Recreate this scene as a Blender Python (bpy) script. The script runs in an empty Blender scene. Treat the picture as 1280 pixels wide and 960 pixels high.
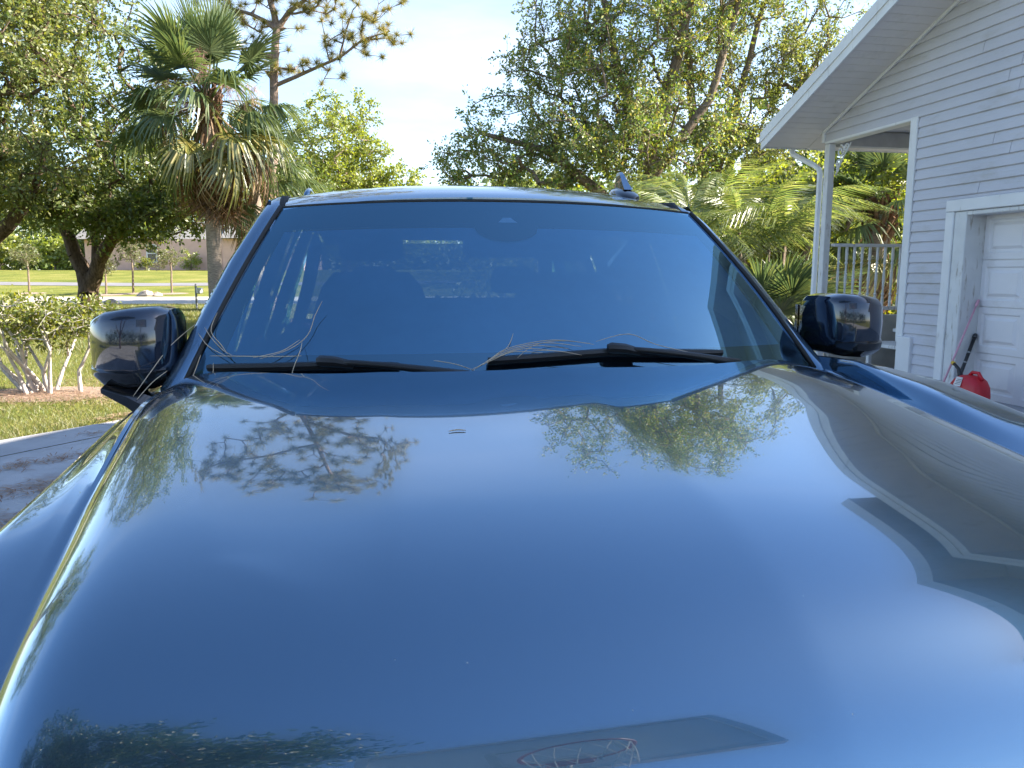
import bpy, math, random
import numpy as np

# ------------------------------------------------------------------ camera, world, sun, exposure
SC = bpy.context.scene
COL = SC.collection
EYE = 1.5                                        # camera height
PITCH = math.atan(140 / 961.0)
cam_d = bpy.data.cameras.new("camera")
cam_d.sensor_width = 36.0
cam_d.lens = 36.0 * 961.0 / 1280.0
cam_d.clip_start = 0.05
cam_d.clip_end = 6000
cam_o = bpy.data.objects.new("camera", cam_d)
COL.objects.link(cam_o)
cam_o.location = (0, 0, EYE)
cam_o.rotation_euler = (math.pi / 2 - PITCH, 0, 0)
SC.camera = cam_o

SUN_DIR = np.array([0.998, 0.05, 0.0])           # horizontal direction towards the sun
SUN_DIR /= np.linalg.norm(SUN_DIR)
SUN_EL = math.radians(34)
w = bpy.data.worlds.new("World")
SC.world = w
w.use_nodes = True
wn, wl = w.node_tree.nodes, w.node_tree.links
wn.clear()
w_out = wn.new("ShaderNodeOutputWorld")
w_bg = wn.new("ShaderNodeBackground")
w_bg.inputs["Strength"].default_value = 0.10
w_sky = wn.new("ShaderNodeTexSky")
w_sky.sky_type = 'NISHITA'
w_sky.sun_disc = False
w_sky.sun_elevation = SUN_EL
w_sky.sun_rotation = math.atan2(SUN_DIR[0], SUN_DIR[1])
w_sky.air_density = 1.0
w_sky.dust_density = 0.6
w_sky.ozone_density = 3.0
# thin wisps of cloud over the clear sky
w_tc = wn.new("ShaderNodeTexCoord")
w_map = wn.new("ShaderNodeMapping")
w_map.inputs["Scale"].default_value = (1.0, 1.0, 4.0)
w_map.inputs["Rotation"].default_value = (0.15, 0.1, 0.5)
w_noise = wn.new("ShaderNodeTexNoise")
w_noise.inputs["Scale"].default_value = 1.7
w_noise.inputs["Detail"].default_value = 7
w_noise.inputs["Roughness"].default_value = 0.55
w_ramp = wn.new("ShaderNodeValToRGB")
w_ramp.color_ramp.elements[0].position = 0.46
w_ramp.color_ramp.elements[0].color = (0.08, 0.08, 0.08, 1)
w_ramp.color_ramp.elements[1].position = 0.80
w_ramp.color_ramp.elements[1].color = (0.42, 0.42, 0.42, 1)
w_mix = wn.new("ShaderNodeMixRGB")
w_mix.blend_type = 'MIX'
w_mix.inputs["Color2"].default_value = (7.0, 7.4, 8.2, 1)
wl.new(w_tc.outputs["Generated"], w_map.inputs["Vector"])
wl.new(w_map.outputs["Vector"], w_noise.inputs["Vector"])
wl.new(w_noise.outputs["Fac"], w_ramp.inputs["Fac"])
w_sep = wn.new("ShaderNodeSeparateXYZ"); wl.new(w_tc.outputs["Generated"], w_sep.inputs[0])
w_low = wn.new("ShaderNodeMapRange"); w_low.inputs["From Min"].default_value = 0.25; w_low.inputs["From Max"].default_value = 0.55; w_low.inputs["To Min"].default_value = 1.0; w_low.inputs["To Max"].default_value = 0.0
wl.new(w_sep.outputs["Z"], w_low.inputs["Value"])
w_mul = wn.new("ShaderNodeMath"); w_mul.operation = 'MULTIPLY'
wl.new(w_ramp.outputs["Color"], w_mul.inputs[0]); wl.new(w_low.outputs[0], w_mul.inputs[1]); wl.new(w_mul.outputs[0], w_mix.inputs["Fac"])
wl.new(w_sky.outputs["Color"], w_mix.inputs["Color1"])
wl.new(w_mix.outputs["Color"], w_bg.inputs["Color"])
wl.new(w_bg.outputs["Background"], w_out.inputs["Surface"])

sun_d = bpy.data.lights.new("sun", 'SUN')
sun_d.energy = 5.0
sun_d.angle = math.radians(0.5)
sun_d.color = (1.0, 0.92, 0.79)
sun_o = bpy.data.objects.new("sun", sun_d)
COL.objects.link(sun_o)
from mathutils import Vector, Matrix, Euler
_to = Vector((SUN_DIR[0] * math.cos(SUN_EL), SUN_DIR[1] * math.cos(SUN_EL), math.sin(SUN_EL)))
sun_o.rotation_euler = _to.to_track_quat('Z', 'Y').to_euler()
SC.view_settings.view_transform = 'Standard'
SC.view_settings.look = 'None'
SC.view_settings.gamma = 1.0
SC.view_settings.use_curve_mapping = False
SC.view_settings.exposure = 1.9
SC.cycles.max_bounces = 10
SC.cycles.transparent_max_bounces = 24
SC.cycles.glossy_bounces = 6
SC.cycles.transmission_bounces = 6
SC.cycles.caustics_reflective = False
SC.cycles.caustics_refractive = False

# ------------------------------------------------------------------ geometry of the car (metres; l to the right, v rearwards, h above the eye)
# GEOM BEGIN
CAR_YAW = math.radians(10.7)
CAR_C = 0.426
_tv = np.array([0.30, 0.40, 0.46, 0.50, 0.545, 0.585, 0.625, 0.665, 0.705, 0.745, 0.785, 0.825, 0.865, 0.905, 0.945, 0.985, 1.065, 1.145, 1.305, 1.425, 1.505, 1.585, 1.665, 1.75, 2.3])
_tt = np.array([80., 77., 74., 70., 64., 54.5, 42., 32., 23.8, 18.5, 14.6, 11.6, 9.7, 8.3, 7.1, 6.65, 6.3, 6.1, 5.85, 5.3, 4.7, 4.0, 3.4, 2.6, 1.5])
_gv = np.linspace(0.30, 2.3, 1001)
_gt = np.interp(_gv, _tv, _tt)
_k = np.exp(-0.5 * (np.arange(-60, 61) / 11.0) ** 2); _k /= _k.sum()
_gp = np.concatenate([np.full(60, _gt[0]), _gt, np.full(60, _gt[-1])])
_gt = np.convolve(_gp, _k, 'valid')
_gs = np.tan(np.radians(_gt))
_gh = np.concatenate([[0], np.cumsum((_gs[1:] + _gs[:-1]) * 0.5 * (_gv[1] - _gv[0]))])
_gh = _gh - np.interp(1.665, _gv, _gh) - 0.212
def hc(v): return np.interp(v, _gv, _gh)
def sstep(x, a, b):
    t = np.clip((x - a) / (b - a), 0, 1)
    return t * t * (3 - 2 * t)
def l_seam(v, sd=1):
    return np.where(np.asarray(sd) < 0, smooth_at(v, [0.3, 0.6, 0.96, 1.135, 1.40, 1.643, 2.05, 2.2], [0.77, 0.795, 0.83, 0.848, 0.864, 0.880, 0.912, 0.925]),
                    0.795 + 0.115 * np.clip((np.asarray(v) - 0.4) / 1.65, -0.2, 1.1) ** 2 * np.sign(np.asarray(v) - 0.4))
def front_drop(v): return np.minimum(hc(v) - (-0.272), 0)
def smooth_at(v, xs, ys, wd=0.12):
    v = np.asarray(v, float)
    return sum(np.interp(v + o, xs, ys) * g for o, g in ((-wd, .12), (-wd * .6, .2), (-wd * .2, .18), (wd * .2, .18), (wd * .6, .2), (wd, .12)))
def seam_drop(v, sd=1):
    return np.where(np.asarray(sd) < 0, smooth_at(v, [0.5, 0.8, 0.961, 1.135, 1.40, 1.643, 2.05], [0.155, 0.150, 0.147, 0.118, 0.086, 0.058, 0.094]),
                    np.interp(v, [0.4, 2.05], [0.180, 0.094]))
def h_seam(v, sd=1): return hc(v) - seam_drop(v, sd)
def v_rear(l): return 1.665 + 0.37 * (np.abs(l) / 0.9) ** 2.4
def v_lip(l): return v_rear(l) - 0.19 + 0.10 * (np.abs(l) / 0.9) ** 2
def crown(v): return 0.007 + 0.055 * sstep(v, 1.45, 2.15)
RIDGE = 0.0075
def hood_h(l, v):
    al = np.abs(l)
    h = hc(v) - RIDGE * np.tanh(np.sqrt(al ** 2 + 0.006 ** 2) / 0.28) + np.where(np.asarray(l) > 0, 0.012 * np.exp(-((al - 0.60) / 0.16) ** 2), 0) - crown(v) * al ** 2
    # shallow dish either side of the centre ridge
    lo = np.interp(v, [0.5, 0.78, 0.85, 1.2, 1.5], [0.46, 0.50, 0.60, 0.70, 0.72])
    u = np.clip((al - 0.40) / np.maximum(lo - 0.40, 0.02), 0, 1)
    h = h - np.where(np.asarray(l) < 0, 0.0045, 0.001) * 4 * u * (1 - u) * sstep(v, 0.7, 0.95)
    # edge rolls over towards the wing
    lm = l_seam(v, l)
    D = seam_drop(v, l) - RIDGE * np.tanh(lm / 0.28) - crown(v) * lm ** 2
    h = h - np.maximum(D, 0.0) * (al / lm) ** np.where(np.asarray(l) < 0, 22.0, 5.5)
    return h
def wing_pts(v, sd):
    """inner edge and outer crest of the front wing: (l, h), (l, h)"""
    fd = 0.9 * float(front_drop(v))
    if sd < 0:
        ls, hs = float(l_seam(v, -1)), float(h_seam(v, -1))
        ho = float(np.interp(v, [0.4, 0.8, 1.176, 1.421, 1.771, 2.1], [-0.44, -0.415, -0.374, -0.352, -0.318, -0.31])) + fd
        lo = 0.95 - 0.09 * float(1 - sstep(v, 0.4, 1.0))
        return (ls + (lo - ls) * 0.5, hs + (ho - hs) * 0.42), (lo, ho)
    hi = float(np.interp(v, [0.4, 0.9, 1.328, 1.586, 1.92, 2.15], [-0.456, -0.411, -0.345, -0.288, -0.242, -0.25])) + fd
    ho = float(np.interp(v, [0.4, 0.9, 1.436, 1.683, 1.93, 2.15], [-0.412, -0.377, -0.311, -0.273, -0.262, -0.28])) + fd
    k = 0.09 * float(1 - sstep(v, 0.4, 1.0))
    return (0.897 + 0.03 * float(sstep(v, 1.7, 2.1)) - k, hi), (1.0 - k, ho)
def screen(a, b):
    """windscreen: a in -1..1 across, b in 0..1 up"""
    a = np.asarray(a, float); b = np.asarray(b, float)
    lb, vb, hb = 0.885 * a, 1.93 + 0.14 * np.abs(a) ** 3.0, -0.30 + 0 * a
    lt, vt, ht = 0.672 * a, 2.435 + 0.105 * np.abs(a) ** 2.4, 0.217 - 0.02 * a ** 2
    bul = 0.022 * 4 * b * (1 - b)
    return np.stack([lb + (lt - lb) * b, vb + (vt - vb) * b - bul * 0.69, hb + (ht - hb) * b + bul * 0.72], -1)
def roof_h(l, v): return 0.217 + 0.107 * (1 - np.exp(-(v - 2.42) / 0.25)) - 0.03 * np.maximum(v - 3.2, 0) ** 1.5 - 0.045 * (np.abs(l) / 0.7) ** 2.6
# GEOM END

# ------------------------------------------------------------------ helpers
def new_obj(name, mesh, parent=None):
    o = bpy.data.objects.new(name, mesh)
    COL.objects.link(o)
    if parent is not None:
        o.parent = parent
    return o
def tag(o, label=None, cat=None, group=None, kind=None):
    if label: o["label"] = label
    if cat: o["category"] = cat
    if group: o["group"] = group
    if kind: o["kind"] = kind
    return o
def empty(name, loc, rotz=0.0, **kw):
    o = new_obj(name, None)
    o.location = loc
    o.rotation_euler = (0, 0, rotz)
    o.empty_display_size = 0.2
    return tag(o, **kw)
def np_mesh(name, V, F, mat, smooth=False):
    """fast mesh from arrays; F is (n,3) or (n,4)"""
    V = np.asarray(V, np.float32).reshape(-1, 3)
    F = np.asarray(F, np.int32)
    k = F.shape[1]
    me = bpy.data.meshes.new(name)
    me.vertices.add(len(V)); me.vertices.foreach_set("co", V.ravel())
    me.loops.add(F.size); me.loops.foreach_set("vertex_index", F.ravel())
    me.polygons.add(len(F))
    me.polygons.foreach_set("loop_start", np.arange(0, F.size, k, dtype=np.int32))
    me.polygons.foreach_set("loop_total", np.full(len(F), k, np.int32))
    if smooth:
        me.polygons.foreach_set("use_smooth", np.ones(len(F), bool))
    me.update(calc_edges=True)
    me.materials.append(mat)
    return me
class MB:
    def __init__(s): s.v, s.f = [], []
    def add(s, vs, fs):
        n = len(s.v)
        s.v += [tuple(float(c) for c in p) for p in vs]
        s.f += [tuple(i + n for i in f) for f in fs]
        return s
    def box(s, lo, hi):
        x0, y0, z0 = lo; x1, y1, z1 = hi
        return s.add([(x0, y0, z0), (x1, y0, z0), (x1, y1, z0), (x0, y1, z0), (x0, y0, z1), (x1, y0, z1), (x1, y1, z1), (x0, y1, z1)],
                     [(0, 3, 2, 1), (4, 5, 6, 7), (0, 1, 5, 4), (1, 2, 6, 5), (2, 3, 7, 6), (3, 0, 4, 7)])
    def bbox(s, lo, hi, b=0.01):
        """box with bevelled edges (chamfer)"""
        lo = np.array(lo, float); hi = np.array(hi, float); c = (lo + hi) / 2; e = (hi - lo) / 2
        b = min(b, e.min() * 0.9)
        pts = []; idx = {}
        for sx in (-1, 1):
            for sy in (-1, 1):
                for sz in (-1, 1):
                    for ax in range(3):
                        p = np.array([sx, sy, sz]) * (e - b); p[ax] += b * (sx, sy, sz)[ax]
                        idx[(sx, sy, sz, ax)] = len(pts); pts.append(c + p)
        F = []
        S = (-1, 1)
        for ax in range(3):
            o1, o2 = [(1, 2), (2, 0), (0, 1)][ax]
            for sg in S:
                q = []
                for a, bb in ((-1, -1), (1, -1), (1, 1), (-1, 1)):
                    k = [0, 0, 0]; k[ax] = sg; k[o1] = a; k[o2] = bb
                    q.append(idx[(k[0], k[1], k[2], ax)])
                F.append(tuple(q if sg > 0 else q[::-1]))
        for ax in range(3):
            o1, o2 = [(1, 2), (2, 0), (0, 1)][ax]
            for a in S:
                for bb in S:
                    k0 = [0, 0, 0]; k0[o1] = a; k0[o2] = bb; k1 = list(k0); k0[ax] = -1; k1[ax] = 1
                    q = [idx[(*k0, o1)], idx[(*k1, o1)], idx[(*k1, o2)], idx[(*k0, o2)]]
                    F.append(tuple(q if a * bb < 0 else q[::-1]))
        for sx in S:
            for sy in S:
                for sz in S:
                    q = [idx[(sx, sy, sz, i)] for i in range(3)]
                    F.append(tuple(q if sx * sy * sz > 0 else q[::-1]))
        return s.add(pts, F)
    def tube(s, path, radii, n=8, cap=True):
        P = [Vector(p) for p in path]
        if not hasattr(radii, '__len__'): radii = [radii] * len(P)
        up = None; rings = []
        for i, p in enumerate(P):
            t = (P[min(i + 1, len(P) - 1)] - P[max(i - 1, 0)]).normalized()
            if up is None:
                up = Vector((0, 0, 1)) if abs(t.z) < 0.9 else Vector((1, 0, 0))
            a = t.cross(up).normalized(); b = a.cross(t).normalized(); up = b
            rings.append([p + radii[i] * (math.cos(2 * math.pi * k / n) * a + math.sin(2 * math.pi * k / n) * b) for k in range(n)])
        vs = [q for r in rings for q in r]; fs = []
        for i in range(len(P) - 1):
            for k in range(n):
                fs.append((i * n + k, i * n + (k + 1) % n, (i + 1) * n + (k + 1) % n, (i + 1) * n + k))
        if cap:
            fs.append(tuple(range(n - 1, -1, -1))); m = (len(P) - 1) * n; fs.append(tuple(range(m, m + n)))
        return s.add(vs, [f[::-1] for f in fs])
    def sweep(s, path, profiles, cap=True):
        """explicit rings: list of equal-length point lists"""
        n = len(profiles[0]); vs = [q for r in profiles for q in r]; fs = []
        for i in range(len(profiles) - 1):
            for k in range(n):
                fs.append((i * n + k, i * n + (k + 1) % n, (i + 1) * n + (k + 1) % n, (i + 1) * n + k))
        if cap:
            fs.append(tuple(range(n - 1, -1, -1))); m = (len(profiles) - 1) * n; fs.append(tuple(range(m, m + n)))
        return s.add(vs, fs)
    def grid(s, A, flip=False, thick=None):
        A = np.asarray(A, float); r, c = A.shape[:2]
        fs = []
        for i in range(r - 1):
            for j in range(c - 1):
                q = (i * c + j, i * c + j + 1, (i + 1) * c + j + 1, (i + 1) * c + j)
                fs.append(q[::-1] if flip else q)
        return s.add(A.reshape(-1, 3), fs)
    def prism(s, poly, vec):
        n = len(poly); v = np.array(vec, float)
        P = [np.array(p, float) for p in poly]
        return s.add(P + [p + v for p in P], [tuple(range(n))[::-1], tuple(range(n, 2 * n))] + [(i, (i + 1) % n, n + (i + 1) % n, n + i) for i in range(n)])
    def lathe(s, prof, c=(0, 0, 0), n=16, axis='z'):
        vs = []; fs = []
        for r, z in prof:
            for k in range(n):
                a = 2 * math.pi * k / n
                p = (r * math.cos(a), r * math.sin(a), z)
                if axis == 'x': p = (p[2], p[0], p[1])
                if axis == 'y': p = (p[1], p[2], p[0])
                vs.append((p[0] + c[0], p[1] + c[1], p[2] + c[2]))
        for i in range(len(prof) - 1):
            for k in range(n):
                fs.append((i * n + k, i * n + (k + 1) % n, (i + 1) * n + (k + 1) % n, (i + 1) * n + k))
        fs.append(tuple(range(n - 1, -1, -1))); m = (len(prof) - 1) * n; fs.append(tuple(range(m, m + n)))
        return s.add(vs, fs)
    def mesh(s, name, mat, smooth=False, off=(0, 0, 0), normals=True):
        me = bpy.data.meshes.new(name)
        V = (np.array(s.v, float).reshape(-1, 3) - np.array(off, float)).tolist()
        me.from_pydata(V, [], s.f)
        if smooth:
            me.polygons.foreach_set("use_smooth", np.ones(len(me.polygons), bool))
        me.materials.append(mat)
        me.update()
        return me
    def build(s, name, mat, parent=None, smooth=False, off=(0, 0, 0), angle=None):
        me = s.mesh(name, mat, smooth or angle is not None, off)
        if angle is not None:
            me.set_sharp_from_angle(angle=math.radians(angle))
        return new_obj(name, me, parent)
def frame_at(parent_off, name, mb, mat, parent, **kw): return mb.build(name, mat, parent, off=parent_off, **kw)

# ------------------------------------------------------------------ materials
def mat_new(name):
    m = bpy.data.materials.new(name); m.use_nodes = True
    nt = m.node_tree; nt.nodes.clear()
    out = nt.nodes.new("ShaderNodeOutputMaterial")
    return m, nt.nodes, nt.links, out
def ramp(nodes, stops):
    r = nodes.new("ShaderNodeValToRGB"); e = r.color_ramp.elements
    while len(e) < len(stops): e.new(0.5)
    for i, (p, c) in enumerate(stops):
        e[i].position = p; e[i].color = (*c, 1)
    return r
def simple(name, col, rough=0.5, metal=0.0, spec=0.5, coat=0.0, var=0.12, scale=6.0, bump=0.0, bscale=60.0, dirt=None, coords='Object'):
    """principled with gentle noise variation of the colour, optional fine relief and streaky dirt"""
    m, N, L, out = mat_new(name)
    p = N.new("ShaderNodeBsdfPrincipled")
    p.inputs["Roughness"].default_value = rough; p.inputs["Metallic"].default_value = metal
    p.inputs["Specular IOR Level"].default_value = spec; p.inputs["Coat Weight"].default_value = coat
    p.inputs["Coat Roughness"].default_value = 0.03
    L.new(p.outputs[0], out.inputs["Surface"])
    tc = N.new("ShaderNodeTexCoord")
    nz = N.new("ShaderNodeTexNoise"); nz.inputs["Scale"].default_value = scale; nz.inputs["Detail"].default_value = 5
    L.new(tc.outputs[coords], nz.inputs["Vector"])
    c0 = tuple(max(0, c * (1 - var)) for c in col); c1 = tuple(min(1, c * (1 + var)) for c in col)
    r = ramp(N, [(0.3, c0), (0.7, c1)])
    L.new(nz.outputs["Fac"], r.inputs["Fac"])
    src = r.outputs["Color"]
    if dirt:
        dcol, dsc, lo, hi, stretch = dirt
        mp = N.new("ShaderNodeMapping"); mp.inputs["Scale"].default_value = stretch
        L.new(tc.outputs[coords], mp.inputs["Vector"])
        n2 = N.new("ShaderNodeTexNoise"); n2.inputs["Scale"].default_value = dsc; n2.inputs["Detail"].default_value = 8; n2.inputs["Roughness"].default_value = 0.65
        L.new(mp.outputs[0], n2.inputs["Vector"])
        r2 = ramp(N, [(lo, (0, 0, 0)), (hi, (1, 1, 1))]); L.new(n2.outputs["Fac"], r2.inputs["Fac"])
        mx = N.new("ShaderNodeMixRGB"); mx.inputs["Color2"].default_value = (*dcol, 1)
        L.new(r2.outputs["Color"], mx.inputs["Fac"]); L.new(src, mx.inputs["Color1"]); src = mx.outputs["Color"]
    L.new(src, p.inputs["Base Color"])
    if bump:
        n3 = N.new("ShaderNodeTexNoise"); n3.inputs["Scale"].default_value = bscale; n3.inputs["Detail"].default_value = 6
        L.new(tc.outputs[coords], n3.inputs["Vector"])
        b = N.new("ShaderNodeBump"); b.inputs["Strength"].default_value = bump; b.inputs["Distance"].default_value = 0.02
        L.new(n3.outputs["Fac"], b.inputs["Height"]); L.new(b.outputs[0], p.inputs["Normal"])
    return m
def leafy(name, cols, trans=0.50, rough=0.5, gloss=0.06):
    """foliage: colour differs from leaf to leaf, light passes through the blade"""
    m, N, L, out = mat_new(name)
    g = N.new("ShaderNodeNewGeometry")
    n = len(cols)
    r = ramp(N, [(i / (n - 1), c) for i, c in enumerate(cols)])
    L.new(g.outputs["Random Per Island"], r.inputs["Fac"])
    d = N.new("ShaderNodeBsdfDiffuse"); t = N.new("ShaderNodeBsdfTranslucent"); gl = N.new("ShaderNodeBsdfGlossy")
    gl.inputs["Roughness"].default_value = rough; gl.inputs["Color"].default_value = (0.8, 0.8, 0.8, 1)
    hs = N.new("ShaderNodeHueSaturation"); hs.inputs["Hue"].default_value = 0.485; hs.inputs["Saturation"].default_value = 1.15; hs.inputs["Value"].default_value = 1.5
    L.new(r.outputs["Color"], d.inputs["Color"]); L.new(r.outputs["Color"], hs.inputs["Color"]); L.new(hs.outputs[0], t.inputs["Color"])
    m1 = N.new("ShaderNodeMixShader"); m1.inputs[0].default_value = trans
    L.new(d.outputs[0], m1.inputs[1]); L.new(t.outputs[0], m1.inputs[2])
    m2 = N.new("ShaderNodeMixShader"); m2.inputs[0].default_value = gloss
    L.new(m1.outputs[0], m2.inputs[1]); L.new(gl.outputs[0], m2.inputs[2])
    L.new(m2.outputs[0], out.inputs["Surface"])
    return m
def bark(name, c0, c1, scale=4.0, stretch=(6, 6, 1), bump=0.6):
    m, N, L, out = mat_new(name)
    p = N.new("ShaderNodeBsdfPrincipled"); p.inputs["Roughness"].default_value = 0.9; p.inputs["Specular IOR Level"].default_value = 0.1
    tc = N.new("ShaderNodeTexCoord"); mp = N.new("ShaderNodeMapping"); mp.inputs["Scale"].default_value = stretch
    nz = N.new("ShaderNodeTexNoise"); nz.inputs["Scale"].default_value = scale; nz.inputs["Detail"].default_value = 8; nz.inputs["Roughness"].default_value = 0.7
    L.new(tc.outputs["Object"], mp.inputs["Vector"]); L.new(mp.outputs[0], nz.inputs["Vector"])
    r = ramp(N, [(0.33, c0), (0.68, c1)]); L.new(nz.outputs["Fac"], r.inputs["Fac"]); L.new(r.outputs["Color"], p.inputs["Base Color"])
    b = N.new("ShaderNodeBump"); b.inputs["Strength"].default_value = bump; b.inputs["Distance"].default_value = 0.05
    L.new(nz.outputs["Fac"], b.inputs["Height"]); L.new(b.outputs[0], p.inputs["Normal"]); L.new(p.outputs[0], out.inputs["Surface"])
    return m
def car_paint(name, base, metal=0.85, rough=0.13):
    """dark blue metallic paint under clear lacquer, with a little dust and orange peel"""
    m, N, L, out = mat_new(name)
    p = N.new("ShaderNodeBsdfPrincipled")
    p.inputs["Metallic"].default_value = metal; p.inputs["Coat Weight"].default_value = 1.0; p.inputs["Coat Roughness"].default_value = 0.01
    p.inputs["Coat IOR"].default_value = 2.0
    tc = N.new("ShaderNodeTexCoord")
    nf = N.new("ShaderNodeTexNoise"); nf.inputs["Scale"].default_value = 2200; nf.inputs["Detail"].default_value = 1
    L.new(tc.outputs["Object"], nf.inputs["Vector"])
    r = ramp(N, [(0.3, tuple(c * 0.82 for c in base)), (0.7, tuple(c * 1.18 for c in base))])
    L.new(nf.outputs["Fac"], r.inputs["Fac"])
    nd = N.new("ShaderNodeTexNoise"); nd.inputs["Scale"].default_value = 3.0; nd.inputs["Detail"].default_value = 6
    L.new(tc.outputs["Object"], nd.inputs["Vector"])
    r2 = ramp(N, [(0.35, (rough * 0.9,) * 3), (0.75, (rough * 1.3,) * 3)]); L.new(nd.outputs["Fac"], r2.inputs["Fac"]); L.new(r2.outputs["Color"], p.inputs["Roughness"])
    L.new(r.outputs["Color"], p.inputs["Base Color"])
    # dust specks lying on the lacquer
    vo = N.new("ShaderNodeTexVoronoi"); vo.inputs["Scale"].default_value = 26; L.new(tc.outputs["Object"], vo.inputs["Vector"])
    r3 = ramp(N, [(0.0, (1, 1, 1)), (0.035, (0, 0, 0))]); L.new(vo.outputs["Distance"], r3.inputs["Fac"])
    nq = N.new("ShaderNodeTexNoise"); nq.inputs["Scale"].default_value = 9; L.new(tc.outputs["Object"], nq.inputs["Vector"])
    r4 = ramp(N, [(0.50, (0, 0, 0)), (0.62, (0.55, 0.55, 0.55))]); L.new(nq.outputs["Fac"], r4.inputs["Fac"])
    mu = N.new("ShaderNodeMath"); mu.operation = 'MULTIPLY'; L.new(r3.outputs["Color"], mu.inputs[0]); L.new(r4.outputs["Color"], mu.inputs[1])
    du = N.new("ShaderNodeBsdfDiffuse"); du.inputs["Color"].default_value = (0.55, 0.55, 0.5, 1)
    nb = N.new("ShaderNodeTexNoise"); nb.inputs["Scale"].default_value = 5.0; nb.inputs["Detail"].default_value = 2; L.new(tc.outputs["Object"], nb.inputs["Vector"])
    b = N.new("ShaderNodeBump"); b.inputs["Strength"].default_value = 0.05; b.inputs["Distance"].default_value = 0.004
    L.new(nb.outputs["Fac"], b.inputs["Height"]); L.new(b.outputs[0], p.inputs["Normal"])
    # thin even film of dust
    film = N.new("ShaderNodeMixShader"); film.inputs[0].default_value = 0.025
    dd = N.new("ShaderNodeBsdfDiffuse"); dd.inputs["Color"].default_value = (0.5, 0.5, 0.5, 1)
    L.new(p.outputs[0], film.inputs[1]); L.new(dd.outputs[0], film.inputs[2])
    mx = N.new("ShaderNodeMixShader"); L.new(mu.outputs[0], mx.inputs[0]); L.new(film.outputs[0], mx.inputs[1]); L.new(du.outputs[0], mx.inputs[2])
    L.new(mx.outputs[0], out.inputs["Surface"])
    return m
def glass_mat(name, tint, refl, dust=0.0, ior=1.52):
    """pane seen as one sheet: tinted see-through plus mirror reflection that grows at grazing angles"""
    m, N, L, out = mat_new(name)
    t = N.new("ShaderNodeBsdfTransparent"); t.inputs["Color"].default_value = (*tint, 1)
    g = N.new("ShaderNodeBsdfGlossy"); g.inputs["Roughness"].default_value = 0.012; g.inputs["Color"].default_value = (0.40, 0.76, 1.0, 1)
    fr = N.new("ShaderNodeFresnel"); fr.inputs["IOR"].default_value = ior
    ma = N.new("ShaderNodeMath"); ma.operation = 'ADD'; ma.use_clamp = True; ma.inputs[1].default_value = refl
    L.new(fr.outputs[0], ma.inputs[0])
    mx = N.new("ShaderNodeMixShader"); L.new(ma.outputs[0], mx.inputs[0]); L.new(t.outputs[0], mx.inputs[1]); L.new(g.outputs[0], mx.inputs[2])
    last = mx
    if dust:
        tc = N.new("ShaderNodeTexCoord"); nz = N.new("ShaderNodeTexNoise"); nz.inputs["Scale"].default_value = 7; nz.inputs["Detail"].default_value = 7
        L.new(tc.outputs["Object"], nz.inputs["Vector"])
        r = ramp(N, [(0.3, (dust * 0.6,) * 3), (0.8, (dust * 1.6,) * 3)]); L.new(nz.outputs["Fac"], r.inputs["Fac"])
        d = N.new("ShaderNodeBsdfDiffuse"); d.inputs["Color"].default_value = (0.5, 0.52, 0.55, 1)
        m2 = N.new("ShaderNodeMixShader"); L.new(r.outputs["Color"], m2.inputs[0]); L.new(mx.outputs[0], m2.inputs[1]); L.new(d.outputs[0], m2.inputs[2]); last = m2
    L.new(last.outputs[0], out.inputs["Surface"])
    return m
M = {}
M['paint'] = car_paint('car_paint', (0.044, 0.148, 0.250))
M['screen'] = glass_mat('windscreen_glass', (0.56, 0.70, 0.84), 0.22, dust=0.005)
def blue_haze_mat():  # painted blue haze: diffuse colour standing in for light in the clear glass
    m, N, L, out = mat_new('painted_blue_haze')
    t = N.new("ShaderNodeBsdfTransparent"); t.inputs["Color"].default_value = (0.92, 0.95, 0.97, 1)
    d = N.new("ShaderNodeBsdfDiffuse"); d.inputs["Color"].default_value = (0.26, 0.58, 0.92, 1)
    tc = N.new("ShaderNodeTexCoord"); nz = N.new("ShaderNodeTexNoise"); nz.inputs["Scale"].default_value = 3.5; nz.inputs["Detail"].default_value = 8; nz.inputs["Roughness"].default_value = .6
    L.new(tc.outputs["Object"], nz.inputs["Vector"])
    r = ramp(N, [(0.3, (0.36,) * 3), (0.75, (0.52,) * 3)]); L.new(nz.outputs["Fac"], r.inputs["Fac"])
    mx = N.new("ShaderNodeMixShader"); L.new(r.outputs["Color"], mx.inputs[0]); L.new(t.outputs[0], mx.inputs[1]); L.new(d.outputs[0], mx.inputs[2]); L.new(mx.outputs[0], out.inputs["Surface"])
    return m
M['film'] = blue_haze_mat()
M['side_glass'] = glass_mat('side_glass', (0.035, 0.04, 0.04), 0.05, ior=1.03)
M['rear_glass'] = glass_mat('rear_glass', (0.15, 0.17, 0.16), 0.06, ior=1.03)
M['lens'] = glass_mat('lamp_glass', (0.9, 0.9, 0.9), 0.03)
M['frit'] = simple('black_ceramic', (0.012, 0.013, 0.016), 0.4)
M['black_gloss'] = simple('black_gloss', (0.010, 0.011, 0.014), 0.12, spec=0.5, coat=0.6)
M['black_plastic'] = simple('black_plastic', (0.018, 0.018, 0.02), 0.45, bump=0.1, bscale=300)
M['mirror_shell'] = simple('mirror_shell_paint', (0.012, 0.020, 0.042), 0.10, spec=0.5, coat=1.0, var=0.05)
M['rubber'] = simple('rubber', (0.02, 0.02, 0.02), 0.7)
M['chrome'] = simple('chrome', (0.75, 0.76, 0.78), 0.12, metal=1.0, var=0.03)
M['mirror'] = simple('mirror_glass', (0.8, 0.82, 0.85), 0.02, metal=1.0, var=0.01)
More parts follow.
